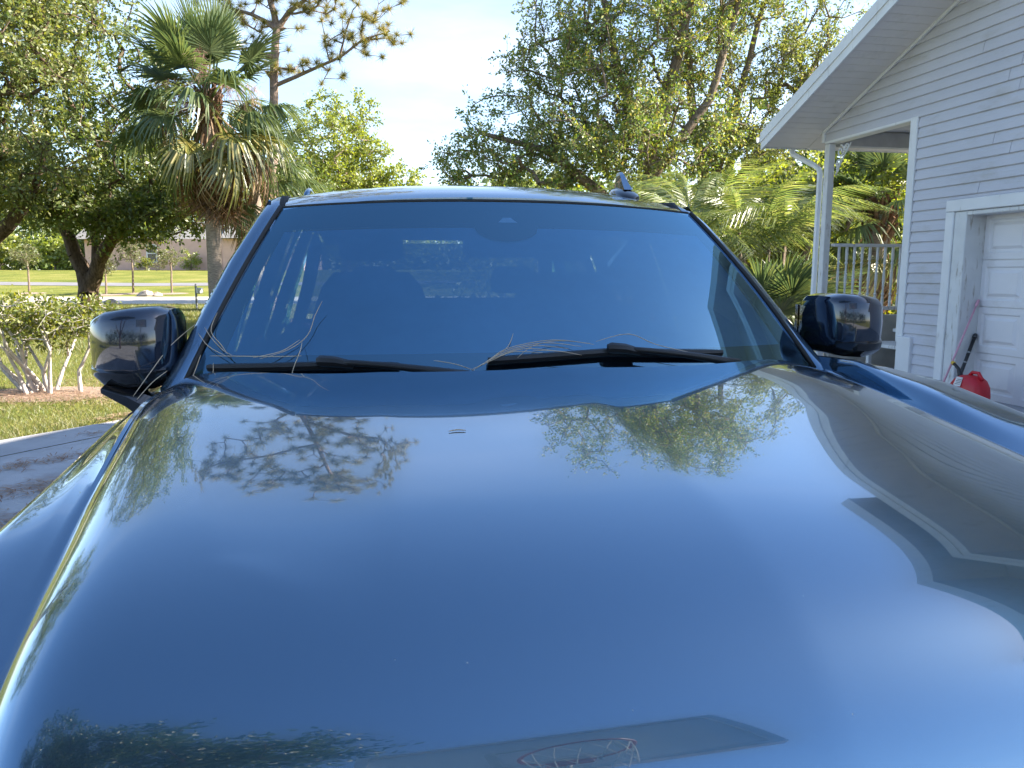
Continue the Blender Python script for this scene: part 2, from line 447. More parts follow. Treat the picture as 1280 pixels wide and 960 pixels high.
M['cloth'] = simple('dark_cloth', (0.14, 0.145, 0.16), 0.85, bump=0.3, bscale=200)
M['dash'] = simple('dash_plastic', (0.12, 0.125, 0.135), 0.6, bump=0.15, bscale=150)
M['liner'] = simple('headliner', (0.22, 0.22, 0.22), 0.9)
M['pale_plastic'] = simple('pale_plastic', (0.62, 0.72, 0.70), 0.35)
M['red_lens'] = simple('red_lens', (0.35, 0.01, 0.01), 0.15, coat=0.5)
M['sticker'] = simple('pale_sticker', (0.75, 0.8, 0.84), 0.5)
M['siding'] = simple('vinyl_siding', (0.54, 0.535, 0.585), 0.42, var=0.05, scale=1.5, bump=0.12, bscale=40, dirt=((0.40, 0.37, 0.33), 1.1, 0.56, 0.85, (1, 1, 3)))
M['trim'] = simple('white_trim', (0.74, 0.74, 0.75), 0.4, var=0.05, scale=3, dirt=((0.40, 0.36, 0.31), 3.0, 0.58, 0.80, (3, 3, 0.7)))
M['soffit'] = simple('soffit_vinyl', (0.72, 0.68, 0.65), 0.5, var=0.06, scale=2, dirt=((0.45, 0.42, 0.38), 2.0, 0.56, 0.85, (1, 1, 1)))
M['post'] = simple('worn_white_paint', (0.66, 0.66, 0.66), 0.55, var=0.06, bump=0.25, bscale=30, dirt=((0.30, 0.25, 0.20), 5.0, 0.58, 0.70, (4, 4, 0.6)))
M['ceil'] = simple('porch_ceiling_paint', (0.50, 0.51, 0.53), 0.7)
M['shingle'] = simple('roof_shingles', (0.20, 0.19, 0.18), 0.9, var=0.35, scale=14, bump=0.5, bscale=25)
M['door_white'] = simple('garage_door_paint', (0.72, 0.70, 0.72), 0.42, var=0.04, scale=2, dirt=((0.50, 0.46, 0.44), 2.5, 0.56, 0.9, (1, 1, 1)))
M['stucco'] = simple('stucco', (0.46, 0.44, 0.40), 0.9, bump=0.4, bscale=60)
M['concrete'] = simple('driveway_concrete', (0.40, 0.40, 0.41), 0.85, spec=0.08, var=0.20, scale=1.3, bump=0.35, bscale=70, dirt=((0.26, 0.20, 0.17), 0.9, 0.55, 0.75, (1.0, 1.6, 1)))
M['shadow_gap'] = simple('dark_backing', (0.05, 0.05, 0.055), 0.9)
M['red_plastic'] = simple('red_plastic', (0.55, 0.012, 0.025), 0.38, var=0.08, bump=0.08, bscale=120)
M['pink_plastic'] = simple('pink_plastic', (0.66, 0.34, 0.42), 0.4)
M['yellow_plastic'] = simple('yellow_plastic', (0.6, 0.38, 0.04), 0.4)
M['paper'] = simple('paper_label', (0.75, 0.72, 0.70), 0.6)
M['ink'] = simple('label_ink', (0.15, 0.12, 0.12), 0.7)
M['orange_steel'] = simple('orange_steel', (0.55, 0.10, 0.05), 0.4)
M['grey_steel'] = simple('grey_steel', (0.30, 0.31, 0.32), 0.5)
def board_mat():
    m, N, L, out = mat_new('backboard_acrylic')
    d = N.new("ShaderNodeBsdfDiffuse"); d.inputs["Color"].default_value = (0.55, 0.57, 0.58, 1)
    tl = N.new("ShaderNodeBsdfTranslucent"); tl.inputs["Color"].default_value = (0.55, 0.57, 0.58, 1)
    tr = N.new("ShaderNodeBsdfTransparent"); tr.inputs["Color"].default_value = (0.85, 0.88, 0.9, 1)
    a = N.new("ShaderNodeMixShader"); a.inputs[0].default_value = .5; L.new(d.outputs[0], a.inputs[1]); L.new(tl.outputs[0], a.inputs[2])
    b = N.new("ShaderNodeMixShader"); b.inputs[0].default_value = .55; L.new(a.outputs[0], b.inputs[1]); L.new(tr.outputs[0], b.inputs[2]); L.new(b.outputs[0], out.inputs["Surface"])
    return m
M['board'] = board_mat()
M['board_line'] = simple('backboard_paint', (0.72, 0.70, 0.64), 0.5)
M['net'] = simple('net_cord', (0.6, 0.6, 0.58), 0.9)
M['oak_bark'] = bark('oak_bark', (0.045, 0.030, 0.022), (0.20, 0.145, 0.105), 3.0, (5, 5, 1.2))
M['grey_bark'] = bark('grey_bark', (0.12, 0.088, 0.066), (0.32, 0.25, 0.19), 4.0, (6, 6, 1.5))
M['palm_bark'] = bark('palm_bark', (0.16, 0.125, 0.10), (0.44, 0.36, 0.29), 5.0, (2, 2, 9), 0.5)
M['boot_bark'] = bark('palm_boots', (0.07, 0.04, 0.025), (0.26, 0.15, 0.08), 7.0, (3, 3, 3), 0.6)
M['pine_bark'] = bark('pine_bark', (0.15, 0.10, 0.08), (0.42, 0.32, 0.26), 6.0, (5, 5, 1.5), 0.7)
M['white_bark'] = bark('pale_bark', (0.34, 0.30, 0.27), (0.68, 0.62, 0.57), 8.0, (4, 4, 1), 0.3)
M['leaf_oak'] = leafy('oak_leaves', [(0.066, 0.114, 0.028), (0.111, 0.166, 0.037), (0.169, 0.211, 0.048), (0.221, 0.245, 0.063)])
M['leaf_oak_warm'] = leafy('oak_leaves_warm', [(0.085, 0.126, 0.036), (0.140, 0.186, 0.046), (0.217, 0.245, 0.058), (0.267, 0.270, 0.082)])
M['leaf_big'] = leafy('laurel_leaves', [(0.078, 0.147, 0.037), (0.130, 0.206, 0.046), (0.212, 0.282, 0.058), (0.315, 0.336, 0.075), (0.297, 0.249, 0.083)], 0.40)
M['leaf_yellow'] = leafy('yellow_green_leaves', [(0.164, 0.217, 0.040), (0.232, 0.284, 0.051), (0.300, 0.329, 0.064)], 0.5)
M['leaf_bush'] = leafy('bush_leaves', [(0.09, 0.13, 0.025), (0.17, 0.20, 0.03), (0.27, 0.27, 0.045)], 0.45)
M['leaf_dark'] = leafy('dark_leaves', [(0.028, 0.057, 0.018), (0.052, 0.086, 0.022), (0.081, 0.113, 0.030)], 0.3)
M['leaf_young'] = leafy('olive_leaves', [(0.10, 0.12, 0.035), (0.16, 0.17, 0.06)], 0.4)
M['palm_leaf'] = leafy('palm_blades', [(0.060, 0.098, 0.040), (0.095, 0.135, 0.052), (0.14, 0.165, 0.055)], 0.38, 0.4, 0.05)
M['palm_yellow'] = leafy('palm_blades_yellowing', [(0.117, 0.150, 0.039), (0.221, 0.213, 0.044), (0.312, 0.250, 0.066)], 0.30, 0.4, 0.10)
M['palm_dead'] = leafy('palm_blades_dead', [(0.15, 0.085, 0.045), (0.24, 0.15, 0.085), (0.33, 0.23, 0.145)], 0.2, 0.7, 0.03)
M['stalk'] = leafy('old_flower_stalks', [(0.16, 0.09, 0.065), (0.26, 0.16, 0.12), (0.34, 0.23, 0.18)], .1, .8, .02)
M['areca'] = leafy('areca_leaflets', [(0.106, 0.162, 0.050), (0.179, 0.228, 0.062), (0.264, 0.276, 0.099)], 0.5, 0.35, 0.08)
M['needles'] = leafy('pine_needles', [(0.135, 0.173, 0.034), (0.270, 0.250, 0.053), (0.372, 0.281, 0.079)], 0.3)
M['dry_needle'] = simple('dry_needle', (0.62, 0.50, 0.36), 0.6)
M['blade'] = leafy('grass_blades', [(0.06, 0.10, 0.02), (0.12, 0.15, 0.03), (0.20, 0.20, 0.06), (0.28, 0.23, 0.10)], 0.4)
M['straw'] = leafy('straw', [(0.24, 0.13, 0.09), (0.36, 0.23, 0.15), (0.46, 0.34, 0.24)], 0.1, 0.8, 0.02)
M['mulch'] = simple('mulch', (0.32, 0.235, 0.18), 0.95, var=0.5, scale=30, bump=0.8, bscale=60)
M['road'] = simple('shell_road', (0.52, 0.46, 0.40), 0.95, spec=0.08, var=0.18, scale=0.8, bump=0.3, bscale=20)
M['far_path'] = simple('far_path', (0.22, 0.21, 0.22), 0.9, spec=0.08, var=0.1, scale=1)
M['pink'] = simple('pink_stucco', (0.62, 0.40, 0.33), 0.9, var=0.06, scale=2, bump=0.2, bscale=30)
M['pane'] = glass_mat('window_pane', (0.35, 0.4, 0.45), 0.08)
M['rock'] = simple('rock', (0.36, 0.30, 0.25), 0.9, var=0.3, scale=8, bump=0.6, bscale=15)
M['bloom'] = leafy('flowers', [(0.45, 0.16, 0.10), (0.5, 0.25, 0.16)], 0.3)
def grass_ground():
    m, N, L, out = mat_new('lawn')
    p = N.new("ShaderNodeBsdfPrincipled"); p.inputs["Roughness"].default_value = 0.95; p.inputs["Specular IOR Level"].default_value = 0.1
    tc = N.new("ShaderNodeTexCoord")
    n1 = N.new("ShaderNodeTexNoise"); n1.inputs["Scale"].default_value = 0.35; n1.inputs["Detail"].default_value = 8; n1.inputs["Roughness"].default_value = 0.65
    n2 = N.new("ShaderNodeTexNoise"); n2.inputs["Scale"].default_value = 14; n2.inputs["Detail"].default_value = 8
    L.new(tc.outputs["Object"], n1.inputs["Vector"]); L.new(tc.outputs["Object"], n2.inputs["Vector"])
    r1 = ramp(N, [(0.30, (0.10, 0.135, 0.03)), (0.50, (0.19, 0.205, 0.045)), (0.70, (0.29, 0.265, 0.09))]); L.new(n1.outputs["Fac"], r1.inputs["Fac"])
    r2 = ramp(N, [(0.30, (0.60, 0.60, 0.55)), (0.70, (1.25, 1.2, 1.15))]); L.new(n2.outputs["Fac"], r2.inputs["Fac"])
    mx = N.new("ShaderNodeMixRGB"); mx.blend_type = 'MULTIPLY'; mx.inputs["Fac"].default_value = 1
    L.new(r1.outputs["Color"], mx.inputs["Color1"]); L.new(r2.outputs["Color"], mx.inputs["Color2"]); L.new(mx.outputs["Color"], p.inputs["Base Color"])
    b = N.new("ShaderNodeBump"); b.inputs["Strength"].default_value = 0.7; b.inputs["Distance"].default_value = 0.06
    L.new(n2.outputs["Fac"], b.inputs["Height"]); L.new(b.outputs[0], p.inputs["Normal"]); L.new(p.outputs[0], out.inputs["Surface"])
    return m
M['lawn'] = grass_ground()

# ------------------------------------------------------------------ ground, drive, road (the setting)
def gz(x, y):
    """height of the ground: level round the drive, rising gently beyond the road"""
    y = np.asarray(y, float)
    return 1.72 * sstep(y, 36.0, 82.0) * 1.0 + 0.0 * np.asarray(x)
def axis_samples(lo, hi, fine_lo, fine_hi, fine, n_out):
    a = np.arange(fine_lo, fine_hi + 1e-6, fine)
    l = fine_lo - np.geomspace(fine * 1.5, fine_lo - lo, n_out)[::-1]
    r = fine_hi + np.geomspace(fine * 1.5, hi - fine_hi, n_out)
    return np.concatenate([l, a, r])
rng = np.random.default_rng(7)
gx = axis_samples(-2500, 2500, -60, 40, 2.0, 14); gy = axis_samples(-2500, 2500, -30, 100, 2.0, 14)
GX, GY = np.meshgrid(gx, gy)
gr = MB().grid(np.stack([GX, GY, gz(GX, GY)], -1)).build('lawn', M['lawn'], smooth=True)
tag(gr, kind='structure')
def ribbon(name, pts, halfw, dz, mat, step=1.5):
    P = [Vector((*p, 0)) for p in pts]; rows = []
    for i in range(len(P) - 1):
        n = max(1, int((P[i + 1] - P[i]).length / step))
        for k in range(n + (i == len(P) - 2)):
            p = P[i].lerp(P[i + 1], k / n); t = (P[i + 1] - P[i]).normalized(); q = Vector((-t.y, t.x, 0))
            rows.append([(p + q * w_ * halfw) for w_ in (1, .33, -.33, -1)])
    A = np.array([[(p.x, p.y, float(gz(p.x, p.y)) + dz + (0.03 if 0 < j < 3 else 0)) for j, p in enumerate(r)] for r in rows])
    return tag(MB().grid(A, flip=True).build(name, mat, smooth=True), kind='structure')
ribbon('road', [(-70, 40.5), (-20, 39.6), (25, 40.5)], 3.6, 0.02, M['road'])
ribbon('path', [(-70, 58), (-40, 56.0), (-26, 54.5), (-14, 55.5), (10, 60)], 1.5, 0.02, M['far_path'])

# concrete drive: slabs with open joints, left edge as in the photograph
de = Vector((0.475, 0.92, 0)).normalized(); dn = Vector((de.y, -de.x, 0)); d0 = Vector((-4.32, 7.15, 0))
drive = tag(empty('driveway', (1.5, 3.0, 0)), kind='structure')
def edge_off(u): return 0.05 * math.sin(u * 0.9) + 0.03 * math.sin(u * 2.3 + 1)
for iu in range(-6, 4):
    for iw in range(5):
        u0, u1 = iu * 3.4 + 0.4, (iu + 1) * 3.4 + 0.4 - 0.012
        w0, w1 = (0 if iw == 0 else 0.62 + (iw - 1) * 3.3), 0.62 + iw * 3.3 - 0.012
        A = []
        for k in range(5):
            u = u0 + (u1 - u0) * k / 4
            row = []
            for j in range(3):
                ww = w0 + (w1 - w0) * j / 2 + (edge_off(u) if (iw == 0 and j == 0) else 0)
                p = d0 + de * u + dn * ww
                D = p.x * math.cos(math.radians(11.4)) + p.y * math.sin(math.radians(11.4))
                row.append((p.x, p.y, 0.012 + 0.05 * float(sstep(D, 4.0, 6.5)) + 0.002 * ((iu + iw) % 2)))
            A.append(row)
        b = MB().grid(A)
        if iw == 0:     # thickness of the free edge
            b.add([A[k][0] for k in range(5)] + [(A[k][0][0], A[k][0][1], -0.08) for k in range(5)], [(k, k + 1, k + 6, k + 5) for k in range(4)])
        b.build('slab', M['concrete'], drive, off=drive.location)

# ------------------------------------------------------------------ the house
HY = math.radians(11.4)
HD = np.array([-math.sin(HY), math.cos(HY), 0]); HQ = np.array([math.cos(HY), math.sin(HY), 0])
house = empty('house', tuple(HQ * 6.75 + HD * 4.0), HY, label='pale vinyl sided house with gabled porch corner and garage, beside the drive', cat='house')
HO = (0, 4.0, 0)                                  # house frame: x inwards, y along the wall away from the camera, z up
Z_RIDGE, S_RIDGE, SLOPE = 6.3, 3.75, 0.413
def z_rake(s):                                     # underside of the verge
    return 3.51 + SLOPE * (10.5 - s) if s >= S_RIDGE else 3.51 + SLOPE * (10.5 - S_RIDGE) - SLOPE * (S_RIDGE - s)
S_FAR, S_NEAR = 10.48, 2 * S_RIDGE - 10.48
DOOR = (2.55, 7.62, 2.16)                          # garage opening: s0, s1, top
TRIM = 0.30
wall = MB()
wall.prism([(0.03, S_NEAR, 0), (0.03, DOOR[0] - .03, 0), (0.03, DOOR[0] - .03, DOOR[2] + .008), (0.03, DOOR[1] + .03, DOOR[2] + .008), (0.03, DOOR[1] + .03, 0), (0.03, 8.60, 0), (0.03, 8.60, 3.38), (0.03, S_FAR, 3.38), (0.03, S_FAR, z_rake(S_FAR) + .02), (0.03, S_RIDGE, z_rake(S_RIDGE) + .02), (0.03, S_NEAR, z_rake(S_NEAR) + .02)][::-1], (0.14, 0, 0))
wallo = wall.build('wall', M['shadow_gap'], house, off=HO)
# each siding plank: a lap with a proud lower edge
def plank(s0, s1, z0, z1, t0=None, t1=None):
    """s0..s1 at the bottom edge; t0..t1 at the top edge (slanted under the rake)"""
    if t0 is None: t0, t1 = s0, s1
    zm = z0 + (z1 - z0) * 0.52
    f = 0.52
    a0, a1 = s0 + (t0 - s0) * f, s1 + (t1 - s1) * f
    b = MB()
    prof = [(0.026, z0, s0, s1), (-0.002, z0, s0, s1), (-0.006, z0 + 0.006, s0, s1), (0.003, zm - 0.004, a0, a1), (0.003, zm + .004, a0, a1), (0.018, z1 + 0.004, t0, t1)]
    vs = []; fs = []
    for x, z, l, r in prof: vs += [(x, l, z), (x, r, z)]
    for i in range(len(prof) - 1): fs.append((2 * i, 2 * i + 1, 2 * i + 3, 2 * i + 2))
    fs.append((0, 2, 4, 6, 8, 10)); fs.append((11, 9, 7, 5, 3, 1))
    b.add(vs, fs)
    b.build('siding_plank', M['siding'], wallo, off=HO)
prng = random.Random(4)
RH = 0.1245
nrow = 52
for r in range(nrow):
    z0 = 0.12 + r * RH; z1 = z0 + RH
    if z0 > z_rake(S_RIDGE) - 0.12: break
    def lim(z):   # where the rake cuts this height
        if z <= z_rake(S_FAR): return S_NEAR, S_FAR
        s = 10.5 - (z - 3.51) / SLOPE
        return 2 * S_RIDGE - s, s
    spans = []
    if z0 < DOOR[2] + 0.16 and z1 > DOOR[2] + 0.16:
        plank(DOOR[0] - TRIM - 0.008, DOOR[1] + TRIM + 0.008, DOOR[2] + 0.157, z1)
    if z0 < DOOR[2] + 0.16:
        spans = [(DOOR[1] + TRIM + 0.01, 8.515, None, None), (S_NEAR, DOOR[0] - TRIM - 0.01, None, None)]
    elif z0 < 3.30:
        spans = [(S_NEAR, 8.515, None, None)]
    else:
        l0, r0 = lim(z0); l1, r1 = lim(min(z1, z_rake(S_RIDGE) - 0.02))
        spans = [(l0, r0, l1, r1)]
    for s0, s1, t0, t1 in spans:
        L_ = s1 - s0
        if L_ > 4.5:
            cuts = [s0]; p = s0 + prng.uniform(1.4, 3.6)
            while p < s1 - 0.9: cuts.append(p); p += 3.66
            cuts.append(s1)
            for i in range(len(cuts) - 1):
                a, b_ = cuts[i], cuts[i + 1] - (0.006 if i < len(cuts) - 2 else 0)
                ta = t0 if (i == 0 and t0 is not None) else a
                tb = t1 if (i == len(cuts) - 2 and t1 is not None) else b_
                plank(a, b_, z0, z1, ta, tb)
        else:
            plank(s0, s1, z0, z1, t0, t1)
def hbox(name, lo, hi, mat, parent=house, b=0.008):
    return MB().bbox(lo, hi, b).build(name, mat, parent, off=HO)
hbox('corner_board', (-0.018, 8.52, 0.62), (0.06, 8.645, 3.372), M['trim'])
hbox('corner_base', (-0.045, 8.335, 0.06), (0.05, 8.585, 0.70), M['trim'])
hbox('side_wall', (0.172, 8.46, 0), (9.0, 8.60, 3.4), M['siding'])
hbox('back_wall', (8.86, S_NEAR, 0), (9.0, 8.455, 3.4), M['siding'])
hbox('near_wall', (0.172, S_NEAR, 0), (8.855, S_NEAR + .14, 3.4), M['siding'])
hbox('porch_header', (-0.006, 8.647, 3.335), (0.165, 10.438, 3.376), M['trim'])
hbox('gable_corner_trim', (-0.02, 10.44, 3.36), (0.03, 10.50, 3.51), M['trim'], b=0.004)
# garage opening: trim, jambs, door in four sections of raised panels
hbox('door_trim', (-0.03, DOOR[1] + 0.18, 0.05), (0.03, DOOR[1] + 0.305, DOOR[2] + 0.02), M['trim'])
hbox('door_trim', (-0.03, DOOR[0] - 0.305, 0.05), (0.03, DOOR[0] - 0.18, DOOR[2] + 0.02), M['trim'])
hbox('door_trim', (-0.034, DOOR[0] - 0.305, DOOR[2] + 0.022), (0.03, DOOR[1] + 0.305, DOOR[2] + 0.155), M['trim'])
hbox('jamb', (-0.012, DOOR[1] + 0.0, 0.05), (0.26, DOOR[1] + 0.178, DOOR[2] + 0.018), M['post'])
hbox('jamb', (-0.012, DOOR[0] - 0.178, 0.05), (0.26, DOOR[0], DOOR[2] + 0.018), M['post'])
hbox('jamb', (-0.012, DOOR[0], DOOR[2] - 0.03), (0.26, DOOR[1] - 0.002, DOOR[2] + 0.017), M['post'])
gd = MB()
gd.bbox((0.262, DOOR[0] - 0.02, 0.05), (0.30, DOOR[1] + 0.02, DOOR[2]), 0.004)
gdo = gd.build('garage_door', M['door_white'], house, off=HO)
SEC = (DOOR[2] - 0.06) / 4
NC = 8; PW = (DOOR[1] - DOOR[0]) / NC
def raised_panel(s0, s1, z0, z1):
    b = MB(); x = 0.245
    loops = [(0, x), (0.018, x + 0.015), (0.042, x + 0.015), (0.075, x - 0.004)]
    vs = []; fs = []
    for ins, xx in loops:
        vs += [(xx, s0 + ins, z0 + ins), (xx, s1 - ins, z0 + ins), (xx, s1 - ins, z1 - ins), (xx, s0 + ins, z1 - ins)]
    for i in range(len(loops) - 1):
        for k in range(4): fs.append((i * 4 + k, i * 4 + (k + 1) % 4, i * 4 + 4 + (k + 1) % 4, i * 4 + 4 + k))
    fs.append((12, 13, 14, 15)); b.add(vs, [f[::-1] for f in fs]); return b
for r in range(4):
    z0 = 0.06 + r * SEC
    # section frame: stiles and rails around the panels
    fr = MB(); x0, x1 = 0.245, 0.263
    zz0, zz1 = z0 + 0.004, z0 + SEC - 0.004
    fr.box((x0, DOOR[0] + .002, zz0), (x1, DOOR[1] - .002, z0 + 0.075)); fr.box((x0, DOOR[0] + .002, z0 + SEC - 0.075), (x1, DOOR[1] - .002, zz1))
    for c in range(NC + 1):
        c0 = DOOR[0] + c * PW - 0.055; c1 = c0 + 0.11
        fr.box((x0, max(c0, DOOR[0] + .002), z0 + 0.075), (x1, min(c1, DOOR[1] - .002), z0 + SEC - 0.075))
    fr.build('door_section', M['door_white'], gdo, off=HO)
    for c in range(NC):
        raised_panel(DOOR[0] + c * PW + 0.055, DOOR[0] + (c + 1) * PW - 0.055, z0 + 0.075, z0 + SEC - 0.075).build('door_panel', M['door_white'], gdo, off=HO)
# roof: two slopes, verge soffit boards, fascia
OV, EV = 0.75, 0.42
roof = MB()
S_E, S_E2 = S_FAR + EV + 0.02, S_NEAR - EV
TH = 0.20
def zt(s): return z_rake(s) + 0.055
pr = [(S_E, zt(S_E)), (S_RIDGE, zt(S_RIDGE)), (S_E2, zt(S_E2)), (S_E2, zt(S_E2) + TH), (S_RIDGE, zt(S_RIDGE) + TH), (S_E, zt(S_E) + TH)]
roof.prism([(-OV + 0.02, s, z) for s, z in pr], (10.4, 0, 0))
roofo = roof.build('roof', M['shingle'], house, off=HO)
# soffit boards under the verge
n = 60; ds = (S_E - 0.03 - S_RIDGE) / n
for i in range(n):
    a = S_E - 0.03 - i * ds; b_ = a - ds + 0.006
    if i < 0: continue
    x0 = -OV + 0.03
    bd = MB()
    for (p, q, dz) in ((a, b_, 0.0),):
        za, zb = z_rake(p), z_rake(q)
        bd.add([(x0, p, za), (-0.005, p, za), (-0.005, q, zb), (x0, q, zb), (x0, p, za + .03), (-0.005, p, za + .03), (-0.005, q, zb + .03), (x0, q, zb + .03)],
               [(0, 1, 2, 3), (4, 7, 6, 5), (0, 4, 5, 1), (1, 5, 6, 2), (2, 6, 7, 3), (3, 7, 4, 0)])
    bd.build('soffit_board', M['soffit'], roofo, off=HO)
def strip_rake(x0, x1, zo0, zo1, name, mat, sA, sB):
    b = MB()
    b.add([(x0, sA, z_rake(sA) + zo0), (x1, sA, z_rake(sA) + zo0), (x1, sA, z_rake(sA) + zo1), (x0, sA, z_rake(sA) + zo1),
           (x0, sB, z_rake(sB) + zo0), (x1, sB, z_rake(sB) + zo0), (x1, sB, z_rake(sB) + zo1), (x0, sB, z_rake(sB) + zo1)],
          [(0, 1, 2, 3), (7, 6, 5, 4), (0, 4, 5, 1), (1, 5, 6, 2), (2, 6, 7, 3), (3, 7, 4, 0)])
    return b.build(name, mat, house, off=HO)
for sA, sB in ((S_E, S_RIDGE + 0.001), (S_E2, S_RIDGE - 0.001)):
    strip_rake(-OV - 0.005, -OV + 0.018, -0.035, 0.155, 'fascia', M['trim'], sA, sB)
    strip_rake(-OV - 0.022, -OV - 0.006, 0.075, 0.215, 'fascia', M['trim'], sA, sB)
    strip_rake(-0.030, -0.006, -0.045, -0.002, 'rake_moulding', M['trim'], min(sA, S_FAR) if sA > S_RIDGE else max(sA, S_NEAR), sB)
sb = MB()                                           # soffit on the falling side
sb.add([(-OV + .03, S_RIDGE, z_rake(S_RIDGE)), (-.005, S_RIDGE, z_rake(S_RIDGE)), (-.005, S_E2, z_rake(S_E2)), (-OV + .03, S_E2, z_rake(S_E2))], [(0, 3, 2, 1)])
sb.build('soffit', M['soffit'], house, off=HO)
# upper storey gable standing on the lower roof nearer the viewer
U0, U1, UR, UZ, USL, UE = -0.6, 4.4, 2.7, 7.20, 0.39, 6.9
def zu(q): return UZ - USL * (q - UR) if q > UR else UZ - 0.27 * (UR - q)
up = MB().prism([(0.0, U0, 5.0), (0.0, U1, 5.0), (0.0, U1, zu(U1)), (0.0, UR, zu(UR)), (0.0, U0, zu(U0))][::-1], (6.0, 0, 0))
upo = up.build('upper_wall', M['siding'], house, off=HO)
E2 = -1.9
MB().prism([(-OV - .1, UE, zu(UE) + .02), (-OV - .1, UR, zu(UR) + .02), (-OV - .1, E2, zu(E2) + .02), (-OV - .1, E2, zu(E2) + .2), (-OV - .1, UR, zu(UR) + .2), (-OV - .1, UE, zu(UE) + .2)], (7.5, 0, 0)).build('upper_roof', M['shingle'], house, off=HO)
for qa, qb in ((UE, UR + .001), (E2, UR - .001)):
    b = MB()
    for xa, xb, za, zb in ((-OV - .13, -OV - .101, -.02, .22), (-OV - .099, -.002, -.012, .018)):
        b.add([(xa, qa, zu(qa) + za), (xb, qa, zu(qa) + za), (xb, qa, zu(qa) + zb), (xa, qa, zu(qa) + zb), (xa, qb, zu(qb) + za), (xb, qb, zu(qb) + za), (xb, qb, zu(qb) + zb), (xa, qb, zu(qb) + zb)],
              [(0, 1, 2, 3), (7, 6, 5, 4), (0, 4, 5, 1), (1, 5, 6, 2), (2, 6, 7, 3), (3, 7, 4, 0)])
    b.build('upper_fascia', M['trim'], house, off=HO)
# eave soffit: level boards from the verge corner along the porch, mitred, with fascia and gutter
zs = z_rake(S_E) - 0.004
for i in range(30):
    x0 = 0.002 + i * 0.30; x1 = x0 + 0.294; b = MB()
    pa, pb_ = S_FAR - 0.02, S_E - 0.012
    b.add([(x0, pa, z_rake(pa)), (x1, pa, z_rake(pa)), (x1, pb_, z_rake(pb_)), (x0, pb_, z_rake(pb_)), (x0, pa, z_rake(pa) + .02), (x1, pa, z_rake(pa) + .02), (x1, pb_, z_rake(pb_) + .02), (x0, pb_, z_rake(pb_) + .02)],
          [(0, 3, 2, 1), (4, 5, 6, 7), (0, 1, 5, 4), (1, 2, 6, 5), (2, 3, 7, 6), (3, 0, 4, 7)])
    b.build('soffit_board', M['soffit'], roofo, off=HO)
hbox('eave_fascia', (-OV + 0.02, S_E - 0.01, zs + 0.0), (9.6, S_E + 0.012, zs + 0.18), M['trim'], b=0.003)
gut = MB(); gp = [(0, 0.02), (0.02, -0.005), (0.08, -0.005), (0.095, 0.04), (0.10, 0.08), (0.092, 0.08), (0.086, 0.045), (0.074, 0.006), (0.025, 0.006), (0.01, 0.025), (0.01, 0.08), (0, 0.08)]
gut.prism([(-OV - 0.02, S_E + 0.014 + a, zs + 0.09 + b) for a, b in gp], (10.3, 0, 0))
gut.build('gutter', M['trim'], house, off=HO)
# downspout: elbow under the eave, back to the post, then down
ds_ = MB()
dsx = -0.40
dp = [(-0.20, 10.97, zs + 0.09), (-0.20, 10.97, zs - 0.02), (-0.20, 10.95, zs - 0.07), (-0.13, 10.78, zs - 0.17), (-0.06, 10.60, zs - 0.27), (-0.02, 10.52, zs - 0.34), (-0.015, 10.50, zs - 0.42), (-0.015, 10.50, 0.10)]
ds_.tube(dp, 0.042, 6)
ds_.build('downspout', M['trim'], house, off=HO, angle=40)
hbox('post', (0.0, 10.33, 0.05), (0.105, 10.44, 3.33), M['post'])
# porch: ceiling, beam, far eave, floor, steps, railing
hbox('porch_ceiling', (0.17, 8.605, 3.52), (9.0, 10.30, 3.56), M['ceil'])
hbox('porch_beam', (0.17, 10.31, 3.30), (9.0, 10.44, 3.515), M['ceil'])
hbox('porch_floor', (1.55, 8.605, 0.78), (9.0, 10.28, 0.86), M['post'])
hbox('skirt', (0.156, 10.30, 0.0), (9.0, 10.42, 0.86), M['stucco'])
for i, (x0, z) in enumerate(((0.45, 0.50), (0.95, 0.68))):
    st = hbox('step', (x0, 8.62, z - 0.05), (x0 + 0.52, 9.95, z), M['post'])
    hbox('step_leg', (x0 + 0.02, 9.80, 0.03), (x0 + 0.08, 9.86, z - 0.052), M['post'])
    hbox('step_leg', (x0 + 0.02, 8.70, 0.03), (x0 + 0.08, 8.76, z - 0.052), M['post'])
rail = MB().bbox((0.157, 10.31, 1.87), (6.0, 10.40, 1.915), 0.008).build('railing', M['post'], house, off=HO)
MB().bbox((0.157, 10.325, 0.93), (6.0, 10.385, 0.985), 0.006).build('bottom_rail', M['post'], rail, off=HO)
bal = MB()
bal.lathe([(0.021, 0.985), (0.021, 1.12), (0.014, 1.15), (0.024, 1.17), (0.013, 1.20), (0.022, 1.40), (0.013, 1.60), (0.024, 1.63), (0.014, 1.66), (0.021, 1.69), (0.021, 1.87)], n=8)
bm_ = bal.mesh('baluster', M['post'])
for i in range(44):
    o = new_obj('baluster', bm_, rail); o.location = (0.275 + i * 0.129 - HO[0], 10.355 - HO[1], 0)
def scroll(cx, cz, r, turns, a0, sgn):
    return [(0.075, cx + math.cos(a0 + sgn * t * turns * 2 * math.pi) * r * (1 - 0.75 * t), cz + math.sin(a0 + sgn * t * turns * 2 * math.pi) * r * (1 - 0.75 * t)) for t in np.linspace(0, 1, 22)]
br = MB()
br.tube(scroll(10.16, 3.20, 0.085, 1.4, math.pi * .5, 1), 0.014, 6); br.tube(scroll(10.20, 3.05, 0.06, 1.4, 0, -1), 0.013, 6)
br.tube(scroll(10.03, 3.235, 0.055, 1.3, math.pi, -1), 0.012, 6); br.tube(scroll(10.215, 2.95, 0.035, 1.2, .5, 1), 0.011, 6)
